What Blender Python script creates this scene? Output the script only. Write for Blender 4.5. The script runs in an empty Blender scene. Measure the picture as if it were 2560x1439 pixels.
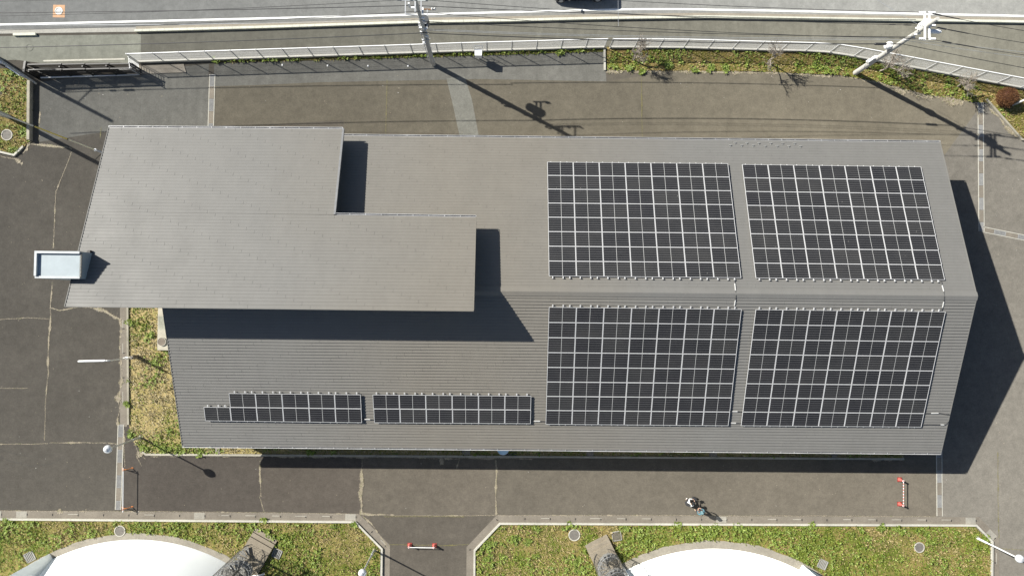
import bpy, bmesh, math, random
import numpy as np
from mathutils import Vector, Matrix
random.seed(7); RNG = np.random.default_rng(11)
SC = bpy.context.scene
COL = SC.collection

# ------------------------------------------------------------------ camera
F = 1707.0; CX, CY = 1280.0, 719.5; H = 55.0      # photo pixels, drone height in metres
NADIR = (1249.0, 766.0)
_n = np.array([(NADIR[0]-CX)/F, -(NADIR[1]-CY)/F, 1.0]); _n /= np.linalg.norm(_n)
ZC = -_n
XC = np.array([1.0, -0.0103, 0.0]); XC -= ZC*XC.dot(ZC); XC /= np.linalg.norm(XC)
YC = np.cross(ZC, XC)
if YC[1] < 0: YC = -YC
RIGHT = np.array([XC[0], YC[0], ZC[0]]); UP = np.array([XC[1], YC[1], ZC[1]]); FWD = np.array([XC[2], YC[2], ZC[2]])
cd = bpy.data.cameras.new('camera'); cam = bpy.data.objects.new('camera', cd); COL.objects.link(cam)
cd.sensor_width = 36.0; cd.lens = 36.0*F/2560.0; cd.clip_end = 2000; cd.clip_start = 0.5
cam.matrix_world = Matrix(((RIGHT[0], UP[0], -FWD[0], 0), (RIGHT[1], UP[1], -FWD[1], 0), (RIGHT[2], UP[2], -FWD[2], H), (0, 0, 0, 1)))
SC.camera = cam

def P(px, py, z=0.0):
    """point at height z that the drone sees at a pixel of the photograph"""
    d = FWD + RIGHT*(px-CX)/F + UP*(CY-py)/F
    t = (z-H)/d[2]
    return Vector((d[0]*t, d[1]*t, z))
def PP(pts, z=0.0): return [P(x, y, z) for x, y in pts]
def G(px, py, z=0.0):
    p = P(px, py, z); return (p.x, p.y)
PXM = H/F    # metres per photo pixel on the ground

# ------------------------------------------------------------------ light
SUN_AZ = math.radians(-27.0)          # direction in which shadows fall
SUN_EL = math.radians(36.4)
w = bpy.data.worlds.new("World"); SC.world = w; w.use_nodes = True
nt = w.node_tree; bg = nt.nodes['Background']
sky = nt.nodes.new('ShaderNodeTexSky'); sky.sky_type = 'NISHITA'; sky.sun_disc = False
sky.sun_elevation = SUN_EL
sx, sy = -math.cos(SUN_AZ), -math.sin(SUN_AZ)
sky.sun_rotation = math.atan2(sx, sy) % (2*math.pi)
nt.links.new(sky.outputs[0], bg.inputs[0]); bg.inputs[1].default_value = 0.050
ld = bpy.data.lights.new('sun', 'SUN'); ld.energy = 4.6; ld.angle = math.radians(0.53); ld.color = (1.0, 0.965, 0.885)
sun = bpy.data.objects.new('sun', ld); COL.objects.link(sun); sun.location = (-40, 20, 60)
_d = Vector((math.cos(SUN_EL)*math.cos(SUN_AZ), math.cos(SUN_EL)*math.sin(SUN_AZ), -math.sin(SUN_EL)))
sun.rotation_euler = _d.to_track_quat('-Z', 'Y').to_euler()
SC.view_settings.view_transform = 'Standard'; SC.view_settings.look = 'None'
SC.view_settings.exposure = 1.15; SC.view_settings.gamma = 1.0
SC.cycles.max_bounces = 6; SC.cycles.diffuse_bounces = 3; SC.cycles.glossy_bounces = 3

# ------------------------------------------------------------------ materials
def srgb(r, g, b):
    f = lambda c: (c/255/12.92) if c/255 <= .04045 else ((c/255+.055)/1.055)**2.4
    return (f(r), f(g), f(b), 1)
def L(*c): return (c[0], c[1], c[2], 1) if len(c) == 3 else (c[0], c[0], c[0], 1)
_M = {}
def base(name, rough=.8, metal=0.0):
    m = bpy.data.materials.new(name); m.use_nodes = True
    n = m.node_tree; b = n.nodes['Principled BSDF']
    b.inputs['Roughness'].default_value = rough; b.inputs['Metallic'].default_value = metal
    return m, n, b
def nd(n, t, **kw):
    o = n.nodes.new(t)
    for k, v in kw.items(): setattr(o, k, v)
    return o
def noise(n, src, scale, detail=3, rough=.55, dist=0.0):
    o = nd(n, 'ShaderNodeTexNoise'); o.inputs['Scale'].default_value = scale; o.inputs['Detail'].default_value = detail
    o.inputs['Roughness'].default_value = rough; o.inputs['Distortion'].default_value = dist
    n.links.new(src, o.inputs['Vector']); return o.outputs['Fac']
def ramp(n, fac, stops):
    r = nd(n, 'ShaderNodeValToRGB'); e = r.color_ramp.elements
    while len(e) < len(stops): e.new(.5)
    for k, (p, c) in zip(e, stops): k.position = p; k.color = c
    n.links.new(fac, r.inputs[0]); return r.outputs[0]
def mixc(n, fac, a, b, mode='MIX'):
    o = nd(n, 'ShaderNodeMix', data_type='RGBA', blend_type=mode)
    for i, v in ((0, fac), (6, a), (7, b)):
        if hasattr(v, 'node'): n.links.new(v, o.inputs[i])
        else: o.inputs[i].default_value = v
    return o.outputs[2]
def pos(n): return nd(n, 'ShaderNodeNewGeometry').outputs['Position']
def mat(name, col, rough=.7, metal=0.0, var=.12, scale=3.0, bump=0.0, spec=None):
    """plain surface with slight irregular tone"""
    if name in _M: return _M[name]
    m, n, b = base(name, rough, metal)
    p = nd(n, 'ShaderNodeTexCoord').outputs['Object']
    f = noise(n, p, scale, 5, .6)
    lo = tuple(c*(1-var) for c in col[:3])+(1,); hi = tuple(min(1, c*(1+var)) for c in col[:3])+(1,)
    n.links.new(ramp(n, f, [(.3, lo), (.7, hi)]), b.inputs['Base Color'])
    if bump:
        bp = nd(n, 'ShaderNodeBump'); bp.inputs['Strength'].default_value = bump; bp.inputs['Distance'].default_value = .01
        n.links.new(noise(n, p, scale*6, 3), bp.inputs['Height']); n.links.new(bp.outputs[0], b.inputs['Normal'])
    if spec is not None: b.inputs['Specular IOR Level'].default_value = spec
    _M[name] = m; return m
def asphalt(name, c1, c2, grain=.16, big=.07, stain=None, streak=False):
    """worn asphalt: broad tone drift, mid blotches, stone grain"""
    m, n, b = base(name, .92); b.inputs['Specular IOR Level'].default_value = .2
    if 'Diffuse Roughness' in b.inputs: b.inputs['Diffuse Roughness'].default_value = .8
    p = pos(n)
    c = mixc(n, ramp(n, noise(n, p, big, 4, .6, .6), [(.32, L(0, 0, 0)), (.68, L(1, 1, 1))]), c1, c2)
    c = mixc(n, .55, c, ramp(n, noise(n, p, .9, 5, .65, .3), [(.25, L(.72)), (.75, L(1.22))]), 'MULTIPLY')
    c = mixc(n, .8, c, ramp(n, noise(n, p, 2.6, 4, .7, .2), [(.28, L(.84)), (.72, L(1.16))]), 'MULTIPLY')
    if streak:
        mp = nd(n, 'ShaderNodeMapping'); mp.inputs['Scale'].default_value = (1.6, .12, 1); n.links.new(p, mp.inputs[0])
        c = mixc(n, .35, c, ramp(n, noise(n, mp.outputs[0], 1.0, 4, .6), [(.3, L(.75)), (.7, L(1.25))]), 'MULTIPLY')
    g = noise(n, p, 9.0, 4, .75)
    c = mixc(n, 1.0, c, ramp(n, g, [(.3, L(1-grain)), (.7, L(1+grain))]), 'MULTIPLY')
    sp = nd(n, 'ShaderNodeTexVoronoi'); sp.inputs['Scale'].default_value = 5.0; n.links.new(p, sp.inputs['Vector'])
    c = mixc(n, ramp(n, sp.outputs['Distance'], [(.02, L(.55)), (.09, L(0, 0, 0))]), c, tuple(min(1, v*2.0) for v in c2[:3])+(1,))
    n.links.new(c, b.inputs['Base Color'])
    bp = nd(n, 'ShaderNodeBump'); bp.inputs['Strength'].default_value = .35; bp.inputs['Distance'].default_value = .02
    n.links.new(noise(n, p, 30, 2), bp.inputs['Height']); n.links.new(bp.outputs[0], b.inputs['Normal'])
    _M[name] = m; return m

def concrete(name, col, var=.2, blocks=None):
    m, n, b = base(name, .9); b.inputs['Specular IOR Level'].default_value = .25
    p = pos(n)
    c = mixc(n, ramp(n, noise(n, p, .8, 5, .65), [(.3, L(0, 0, 0)), (.7, L(1, 1, 1))]), tuple(v*(1-var) for v in col[:3])+(1,), tuple(v*(1+var) for v in col[:3])+(1,))
    c = mixc(n, .8, c, ramp(n, noise(n, p, 8, 4, .7), [(.3, L(.82)), (.7, L(1.15))]), 'MULTIPLY')
    n.links.new(c, b.inputs['Base Color'])
    _M[name] = m; return m

def soil(name, straw, green, dark):
    m, n, b = base(name, .95); b.inputs['Specular IOR Level'].default_value = .1
    p = pos(n)
    c = mixc(n, ramp(n, noise(n, p, .55, 5, .65, .5), [(.42, L(0, 0, 0)), (.6, L(1, 1, 1))]), straw, green)
    c = mixc(n, 1.0, c, L(.75, .75, .60), 'MULTIPLY') if name != 'soil_side' else c
    c = mixc(n, ramp(n, noise(n, p, 5.5, 4, .7), [(.5, L(0, 0, 0)), (.75, L(1, 1, 1))]), c, dark)
    n.links.new(c, b.inputs['Base Color']); _M[name] = m; return m
def blade(name, cols):
    m, n, b = base(name, .6); b.inputs['Specular IOR Level'].default_value = .25
    r = nd(n, 'ShaderNodeNewGeometry').outputs['Random Per Island']
    k = len(cols)
    n.links.new(ramp(n, r, [(i/(k-1), c) for i, c in enumerate(cols)]), b.inputs['Base Color'])
    _M[name] = m; return m

def A_(name, r, g, b, d=.10, **k): return asphalt(name, L(r*(1-d), g*(1-d), b*(1-d)), L(r*(1+d), g*(1+d), b*(1+d)), **k)
ASPH = A_('yard_asphalt', 0.114, 0.101, 0.081)
ASPH_S1 = A_('yard_asphalt_dark', 0.091, 0.079, 0.067)  # yard panels stepped darker westward, painting in how asphalt scatters the sun
ASPH_S2 = A_('yard_asphalt_mid', 0.101, 0.087, 0.072)
ASPH_S3 = A_('yard_asphalt_lane', 0.102, 0.090, 0.074)
ASPH_S4 = A_('yard_asphalt_lower', 0.122, 0.107, 0.086)
ASPH_E = A_('yard_asphalt_east', .136, .126, .109)  # paler partly to paint in sunlight scattered back at the camera
ASPH_B = A_('brown_asphalt', 0.135, 0.120, 0.091, big=.1)
ASPH_W = A_('dark_asphalt', 0.101, 0.091, 0.076, big=.12)
ASPH_G = A_('patched_grey_asphalt', 0.157, 0.153, 0.136, streak=True)
ASPH_P = A_('pale_asphalt_strip', 0.198, 0.195, 0.170, d=.07)
ROAD = A_('road_asphalt', 0.249, 0.249, 0.235, d=.06, grain=.08)
WALK = A_('sidewalk_asphalt', 0.159, 0.153, 0.125, d=.1, grain=.1, streak=True)
WALKC = A_('sidewalk_concrete', 0.290, 0.290, 0.239, d=.06, grain=.08, streak=True)
CONC = concrete('gutter_concrete', L(.17, .15, .122), .15)
KERBM = concrete('kerb_concrete', L(.40, .385, .335), .14)
KERBG = concrete('old_kerb', L(.27, .25, .20), .22)
KERBY = concrete('pale_kerb_stone', L(.50, .50, .42), .10)
SAND = concrete('road_gutter_concrete', L(.24, .215, .175), .12)
SLABM = concrete('slab_concrete', L(.20, .18, .15), .18)
WHITEPAINT = mat('road_paint', L(.72, .72, .70), .8, var=.12, scale=1.5)
DIRT = concrete('dry_dirt', L(.25, .19, .125), .25)
SOIL = soil('bed_soil', L(.27, .215, .10), L(.125, .140, .035), L(.10, .085, .035))
STRAW = blade('dry_blades', [L(0.297, 0.237, 0.108), L(0.198, 0.160, 0.061), L(0.396, 0.319, 0.160), L(0.138, 0.110, 0.040), L(0.264, 0.204, 0.083)])
STRAWW = blade('side_straw', [L(.33, .275, .155), L(.20, .165, .08), L(.43, .37, .23), L(.14, .12, .055), L(.28, .225, .11)])
GREEN = blade('green_blades', [L(0.110, 0.160, 0.013), L(0.055, 0.086, 0.010), L(0.182, 0.231, 0.033), L(0.083, 0.127, 0.011), L(0.138, 0.143, 0.020), L(0.231, 0.275, 0.066)])
GREEND = blade('weed_leaves', [L(0.132, 0.198, 0.022), L(0.064, 0.105, 0.013), L(0.204, 0.270, 0.050), L(0.094, 0.143, 0.015), L(0.275, 0.330, 0.110), L(0.165, 0.220, 0.029), L(0.187, 0.182, 0.050)])
TWIG = mat('bark', L(.23, .20, .165), .85, var=.25, scale=9)
RUST = blade('rust_leaves', [L(.115, .048, .018), L(.06, .026, .012), L(.17, .082, .032), L(.09, .036, .014), L(.13, .075, .03)])
STEELW = mat('white_paint_steel', L(.74, .74, .73), .45, var=.06)
STEELG = mat('galvanised_steel', L(.42, .43, .44), .45, .35, var=.12)
FENCEM = mat('fence_coating', L(.46, .46, .455), .55, var=.05)
DARKST = mat('black_gate_paint', L(.022, .021, .020), .5, var=.2)
POLEC = mat('pole_concrete', L(.40, .39, .36), .85, var=.12, scale=2)
WIREM = mat('cable_black', L(.018, .018, .02), .6)
WIREL = mat('cable_grey', L(.38, .40, .43), .4, .3)
INSUL = mat('insulator_ceramic', L(.75, .74, .72), .25)
TANKW = mat('tank_paint', L(.925, .945, .925), .6, var=.02, scale=.4)
for _n in TANKW.node_tree.nodes:
    if _n.type == 'BSDF_PRINCIPLED' and 'Diffuse Roughness' in _n.inputs: _n.inputs['Diffuse Roughness'].default_value = 1.0
ORANGE = mat('barricade_orange', L(.55, .20, .06), .5)
CONER = mat('cone_red', L(.44, .105, .085), .55, var=.2)
DARKGAP = mat('dark_gap', L(.012, .012, .012), .9)
GLASSD = mat('dark_glass', L(.012, .014, .016), .06, var=0, spec=.6)
BLACKP = mat('black_car_paint', L(.010, .010, .012), .12, var=0, spec=.6)
RUBBER = mat('rubber', L(.02, .02, .02), .8)
WOODB = mat('brown_arm', L(.16, .085, .04), .7)

def roofmat(name, c, c2):
    m, n, b = base(name, .5, .0); b.inputs['Specular IOR Level'].default_value = .22
    p = pos(n)
    f = noise(n, p, .055, 3, .5, .4)
    sx_ = nd(n, 'ShaderNodeSeparateXYZ'); n.links.new(p, sx_.inputs[0])
    def mm(op, a, bb):
        o = nd(n, 'ShaderNodeMath', operation=op)
        for i, v in enumerate((a, bb)):
            if hasattr(v, 'node'): n.links.new(v, o.inputs[i])
            else: o.inputs[i].default_value = v
        return o.outputs[0]
    far = mm('ABSOLUTE', mm('ADD', sx_.outputs[0], 2.0), 0.0)          # browner tint towards the middle of the roof
    f = mm('ADD', mm('MULTIPLY', far, -.055), mm('ADD', mm('MULTIPLY', f, .9), .55))
    cc = mixc(n, ramp(n, f, [(.15, L(0, 0, 0)), (.85, L(1, 1, 1))]), c, c2)
    mp = nd(n, 'ShaderNodeMapping'); mp.inputs['Scale'].default_value = (.25, 4.6, 1); n.links.new(p, mp.inputs[0])
    cc = mixc(n, .18, cc, ramp(n, noise(n, mp.outputs[0], 1.0, 2, .5), [(.3, L(.93)), (.7, L(1.07))]), 'MULTIPLY')
    mq = nd(n, 'ShaderNodeMapping'); mq.inputs['Scale'].default_value = (.9, .07, 1); n.links.new(p, mq.inputs[0])
    cc = mixc(n, .6, cc, ramp(n, noise(n, mq.outputs[0], 1.0, 4, .6), [(.3, L(.94)), (.7, L(1.05))]), 'MULTIPLY')
    cc = mixc(n, .5, cc, ramp(n, noise(n, p, 2.2, 5, .7), [(.3, L(.93)), (.7, L(1.07))]), 'MULTIPLY')
    n.links.new(cc, b.inputs['Base Color'])
    n.links.new(ramp(n, noise(n, p, .5, 4), [(.3, L(.46)), (.7, L(.62))]), b.inputs['Roughness'])
    _M[name] = m; return m
ROOFM = roofmat('roof_metal', L(.142, .139, .131), L(.151, .140, .121))

def panelmat():
    """module face: 6 x 20 half cells, white centre bar and backsheet edge (local metres)"""
    m, n, b = base('solar_glass', .16); b.inputs['Specular IOR Level'].default_value = .22
    tc = nd(n, 'ShaderNodeTexCoord').outputs['Object']
    s = nd(n, 'ShaderNodeSeparateXYZ'); n.links.new(tc, s.inputs[0])
    def mth(op, a, bb=None, c=None):
        o = nd(n, 'ShaderNodeMath', operation=op)
        for i, v in enumerate((a, bb, c)):
            if v is None: continue
            if hasattr(v, 'node'): n.links.new(v, o.inputs[i])
            else: o.inputs[i].default_value = v
        return o.outputs[0]
    X, Y = s.outputs[0], s.outputs[1]
    ax, ay = mth('ABSOLUTE', X), mth('ABSOLUTE', Y)
    edge = mth('MAXIMUM', mth('GREATER_THAN', ax, .930), mth('GREATER_THAN', ay, .546))
    mid = mth('LESS_THAN', ax, .012)
    rowl = mth('LESS_THAN', mth('PINGPONG', mth('ADD', Y, .541), .0902), .0085)   # 6 rows
    rowl = mth('MULTIPLY', rowl, .30)
    coll = mth('MULTIPLY', mth('LESS_THAN', mth('PINGPONG', mth('SUBTRACT', ax, .011), .0457), .004), .045)
    fine = mth('MULTIPLY', mth('LESS_THAN', mth('PINGPONG', Y, .009), .0012), .05)
    k = mth('MAXIMUM', mth('MAXIMUM', rowl, coll), fine)
    oi = nd(n, 'ShaderNodeObjectInfo').outputs['Random']
    cell = mixc(n, oi, L(.0125, .0127, .0145), L(.021, .021, .0212))
    blotch = noise(n, pos(n), .9, 4)
    cell = mixc(n, .6, cell, ramp(n, blotch, [(.3, L(.7, .7, .75)), (.7, L(1.35, 1.3, 1.25))]), 'MULTIPLY')
    c = mixc(n, k, cell, L(.42, .42, .42))
    vo = nd(n, 'ShaderNodeTexVoronoi'); vo.inputs['Scale'].default_value = .8; n.links.new(pos(n), vo.inputs['Vector'])
    c = mixc(n, mth('MULTIPLY', mth('LESS_THAN', vo.outputs['Distance'], .022), .4), c, L(.45, .44, .40))
    c = mixc(n, mth('MAXIMUM', edge, mid), c, L(.40, .40, .39))
    n.links.new(c, b.inputs['Base Color']); return m
PANELM = panelmat()
FRAMEM = mat('panel_frame', L(.50, .50, .50), .45, .1, var=.05)

# ------------------------------------------------------------------ mesh helpers
class MB:
    def __init__(s): s.v = []; s.f = []; s.mi = []
    def add(s, vs, fs, mi=0):
        o = len(s.v); s.v += [tuple(v) for v in vs]
        s.f += [tuple(i+o for i in f) for f in fs]; s.mi += [mi]*len(fs)
    def quad(s, a, b, c, d, mi=0): s.add((a, b, c, d), ((0, 1, 2, 3),), mi)
    def box(s, c, size, rz=0.0, mi=0, M=None):
        x, y, z = (k/2 for k in size)
        vs = [(-x, -y, -z), (x, -y, -z), (x, y, -z), (-x, y, -z), (-x, -y, z), (x, -y, z), (x, y, z), (-x, y, z)]
        T = M if M is not None else Matrix.Translation(Vector(c)) @ Matrix.Rotation(rz, 4, 'Z')
        s.add([T @ Vector(v) for v in vs], ((0, 3, 2, 1), (4, 5, 6, 7), (0, 1, 5, 4), (1, 2, 6, 5), (2, 3, 7, 6), (3, 0, 4, 7)), mi)
    def bar(s, a, b, wd, ht=None, mi=0):
        a, b = Vector(a), Vector(b); d = b-a; l = d.length
        if l < 1e-6: return
        ht = ht or wd
        q = d.to_track_quat('X', 'Z').to_matrix().to_4x4()
        s.box(None, (l, wd, ht), mi=mi, M=Matrix.Translation((a+b)/2) @ q)
    def tube(s, pts, r, n=8, mi=0, cap=True):
        pts = [Vector(p) for p in pts]; k = len(pts)
        rs = r if isinstance(r, (list, tuple)) else [r]*k
        vs = []
        ref = None
        for i, p in enumerate(pts):
            d = (pts[min(i+1, k-1)]-pts[max(i-1, 0)]).normalized()
            if ref is None: ref = Vector((0, 0, 1)) if abs(d.z) < .9 else Vector((1, 0, 0))
            u = d.cross(ref).normalized(); w_ = d.cross(u).normalized()
            for j in range(n):
                a = 2*math.pi*j/n; vs.append(p+(u*math.cos(a)+w_*math.sin(a))*rs[i])
        fs = [(i*n+j, i*n+(j+1) % n, (i+1)*n+(j+1) % n, (i+1)*n+j) for i in range(k-1) for j in range(n)]
        if cap: fs += [tuple(range(n)), tuple(range((k-1)*n, k*n))]
        s.add(vs, fs, mi)
    def lathe(s, c, prof, n=24, mi=0, cap=True):
        vs = [(c[0]+r*math.cos(2*math.pi*j/n), c[1]+r*math.sin(2*math.pi*j/n), c[2]+z) for r, z in prof for j in range(n)]
        k = len(prof)
        fs = [(i*n+j, i*n+(j+1) % n, (i+1)*n+(j+1) % n, (i+1)*n+j) for i in range(k-1) for j in range(n)]
        if cap: fs += [tuple(range(n)), tuple(range((k-1)*n, k*n))]
        s.add(vs, fs, mi)
    def prism(s, poly, z0, z1, mi=0):
        n = len(poly); vs = [(p[0], p[1], z0) for p in poly]+[(p[0], p[1], z1) for p in poly]
        s.add(vs, [tuple(range(n)), tuple(range(n, 2*n))]+[(i, (i+1) % n, n+(i+1) % n, n+i) for i in range(n)], mi)
    def build(s, name, mats, parent=None, loc=None, smooth=False):
        me = bpy.data.meshes.new(name)
        vs = s.v
        if loc is not None: vs = [(v[0]-loc[0], v[1]-loc[1], v[2]-loc[2]) for v in vs]
        me.from_pydata(vs, [], s.f)
        for m in (mats if isinstance(mats, (list, tuple)) else [mats]): me.materials.append(m)
        if any(s.mi): me.polygons.foreach_set('material_index', s.mi)
        bm = bmesh.new(); bm.from_mesh(me); bmesh.ops.recalc_face_normals(bm, faces=bm.faces); bm.to_mesh(me); bm.free()
        if smooth: me.polygons.foreach_set('use_smooth', [True]*len(me.polygons))
        me.update()
        o = bpy.data.objects.new(name, me); COL.objects.link(o)
        if loc is not None: o.location = loc
        if parent is not None: o.parent = parent
        return o
def tag(o, label=None, cat=None, group=None, kind=None):
    if label: o['label'] = label
    if cat: o['category'] = cat
    if group: o['group'] = group
    if kind: o['kind'] = kind
    return o
def thing(name, loc, label, cat, group=None, rz=0.0):
    o = bpy.data.objects.new(name, None); COL.objects.link(o); o.location = loc; o.rotation_euler = (0, 0, rz)
    o.empty_display_size = .3
    return tag(o, label, cat, group)
def dup(o, loc=None, rz=None, label=None, parent=None):
    c = o.copy(); COL.objects.link(c)
    if loc is not None: c.location = loc
    if rz is not None: c.rotation_euler = (0, 0, rz)
    if label: c['label'] = label
    if parent is not None: c.parent = parent
    for ch in o.children: dup(ch, parent=c)
    return c
def sheet(name, px, z, m, label=None, kind='structure', cat=None):
    mb = MB(); mb.add([(*G(x, y), z) for x, y in px], [tuple(range(len(px)))])
    o = mb.build(name, m)
    bm = bmesh.new(); bm.from_mesh(o.data); bmesh.ops.triangulate(bm, faces=bm.faces)
    for f in bm.faces:
        if f.normal.z < 0: f.normal_flip()
    bm.to_mesh(o.data); bm.free()
    return tag(o, label, cat, None, kind)
def offset_poly(pts, d):
    """offset an open polyline (xy) to its left by d"""
    out = []
    for i, p in enumerate(pts):
        a = Vector(pts[max(i-1, 0)]); b = Vector(pts[min(i+1, len(pts)-1)]); p = Vector(p)
        n1 = None
        if i > 0: e = (p-a).normalized(); n1 = Vector((-e.y, e.x))
        if i < len(pts)-1:
            e = (b-p).normalized(); n2 = Vector((-e.y, e.x))
            n1 = n2 if n1 is None else (n1+n2).normalized()/max(.5, (n1+n2).normalized().dot(n2))
        out.append(p+n1*d)
    return out
def strip(mb, pts, d0, d1, z0, z1, mi=0):
    """solid band between offsets d0,d1 of a polyline"""
    a, b = offset_poly(pts, d0), offset_poly(pts, d1)
    for i in range(len(pts)-1):
        mb.prism([a[i], a[i+1], b[i+1], b[i]], z0, z1, mi)
def resample(pts, step):
    out = [Vector(pts[0])]; rem = step
    for a, b in zip(pts[:-1], pts[1:]):
        a, b = Vector(a), Vector(b); l = (b-a).length; t = rem
        while t <= l: out.append(a.lerp(b, t/l)); t += step
        rem = t-l
    return out
# ------------------------------------------------------------------ ground, road, paving
_mb = MB(); _mb.add([(-400, -400, 0), (400, -400, 0), (400, 400, 0), (-400, 400, 0)], [(0, 1, 2, 3)])
tag(_mb.build('ground', ASPH), 'worn brown-grey asphalt of the works yard', kind='structure')
KERB_LINE = [(-300, 88), (340, 79), (640, 71), (1063, 57), (1280, 53.5), (1447, 49), (1760, 44.5), (1920, 47), (2560, 57), (2900, 63)]
WLINE = [(-300, 69), (0, 62), (640, 47), (1023, 37.5), (1280, 30.5), (1440, 26.5), (1597, 23.5), (1700, 23.5), (1920, 27), (2560, 40.5), (2900, 47)]
FBASE1 = [(343, 153.5), (640, 143.5), (880, 136), (1005, 132), (1127, 127.5), (1267, 123.5), (1330, 122), (1390, 120), (1450, 118), (1511, 117)]
FBASE2 = [(1525, 117), (1587, 117), (1707, 118), (1827, 121.5), (1947, 124.5), (2007, 126), (2063, 128.5), (2120, 137), (2180, 148), (2350, 180), (2527, 213), (2600, 227)]
sheet('sidewalk', [(352, 86)]+KERB_LINE[2:]+[(2900, 300)]+FBASE2[::-1]+FBASE1[::-1]+[(352, 153)], .004, WALK, 'grey asphalt sidewalk outside the fence')
sheet('sidewalk', [(-300, 95), (352, 86), (352, 160), (300, 157), (100, 158), (40, 150), (-300, 160)], .004, WALKC, 'pale concrete sidewalk apron in front of the gate')
sheet('road', KERB_LINE+[(2900, -330), (-300, -330)], .006, ROAD, 'grey asphalt road along the top')
_g = [Vector(G(x, y)) for x, y in KERB_LINE]
mb = MB(); strip(mb, _g[1:], .12, .40, .0, .012); tag(mb.build('road_gutter', SAND), 'sandy concrete gutter beside the kerb', kind='structure')
mb = MB(); strip(mb, [Vector(G(x, y)) for x, y in WLINE], -.075, .075, .0065, .011); tag(mb.build('road_edge_line', WHITEPAINT), 'white painted line along the road edge', kind='structure')
mb = MB()
kp = resample(_g[1:], .6)
for a, b in zip(kp[:-1], kp[1:]):
    d = (b-a); l = d.length
    mb.box(((a.x+b.x)/2, (a.y+b.y)/2, .12), (l-.012, .19, .24), math.atan2(d.y, d.x))
tag(mb.build('kerb', KERBY), 'pale kerb stones between road and sidewalk', kind='structure')
mb = MB(); a, b = Vector(G(36, 88)), Vector(G(92, 87)); mb.bar((a.x, a.y, .09), (b.x, b.y, .09), .2, .18)
tag(mb.build('kerb', KERBY), 'short pale kerb piece left of the gate opening', kind='structure')
mb = MB(); strip(mb, [Vector(G(-300, 86)), Vector(G(340, 77))], -.1, .25, 0, .02); tag(mb.build('road_gutter', concrete('drop_kerb', L(.30, .29, .26), .1)), 'flat dropped kerb at the gate entrance', kind='structure')

sheet('paving', [(535, 216), (640, 213), (800, 206), (950, 203), (1200, 198), (1515, 204), (1700, 175), (2090, 180), (2448, 235), (2448, 420), (860, 420), (860, 300), (535, 322)], .004, ASPH_B, 'brown asphalt strip between fence and building')
sheet('paving', [(100, 205), (345, 178), (522, 160), (519, 330), (260, 330), (98, 355)], .004, ASPH_G, 'grey asphalt inside the gate')
sheet('paving', [(535, 160), (1512, 128), (1516, 204), (1200, 198), (950, 203), (800, 206), (640, 213), (535, 216)], .0042, ASPH_G, 'greyer resurfaced asphalt band below the fence')
sheet('paving', [(1116, 196), (1162, 192), (1180, 250), (1198, 345), (1150, 345), (1132, 262)], .008, ASPH_P, 'pale asphalt strip crossing the yard to the building')
sheet('paving', [(-120, 380), (40, 400), (98, 355), (260, 330), (420, 330), (420, 770), (303, 770), (297, 1274), (-120, 1275)], .0045, ASPH_W, 'dark asphalt yard left of the building')
S_ = [(300, 1134, 300, 1277), (651, 1138, 652, 1281), (903, 1140, 902, 1284), (1241, 1144, 1240, 1287)]
sheet('paving', [(303, 1060), (700, 1100), (651, 1200), (655, 1300), (296, 1300)], .004, ASPH_S1, 'dark asphalt panel right of the lower left drain')
sheet('paving', [(700, 1100), (903, 1100), (901, 1300), (655, 1300), (651, 1200)], .0041, ASPH_S2, 'dark brown asphalt panel below the small array')
sheet('paving', [(903, 1100), (1241, 1100), (1240, 1288), (901, 1288)], .0042, ASPH_S4, 'brown asphalt panel above the lane')
sheet('paving', [(901, 1288), (1240, 1288), (1200, 1345), (1185, 1470), (950, 1470), (965, 1360)], .0043, ASPH_S3, 'asphalt lane between the two lower beds')
sheet('paving', [(2352, 400), (2470, 240), (2700, 240), (2700, 1480), (2300, 1480), (2345, 1300), (2350, 1060), (2300, 1000)], .0044, ASPH_E, 'asphalt right of the building, toned paler for sun backscatter')
mb = MB(); mb.prism([G(345, 186), G(342, 165), G(460, 161), G(466, 182)], 0, .05); tag(mb.build('concrete_pad', SLABM), 'weathered concrete pad at the gate stop', 'pad')
mb = MB(); mb.prism([G(110, 155), G(108, 151), G(312, 146), G(314, 150)], 0, .03); tag(mb.build('gate_sill', KERBM), 'pale concrete sill outside the gate', kind='structure')

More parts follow.
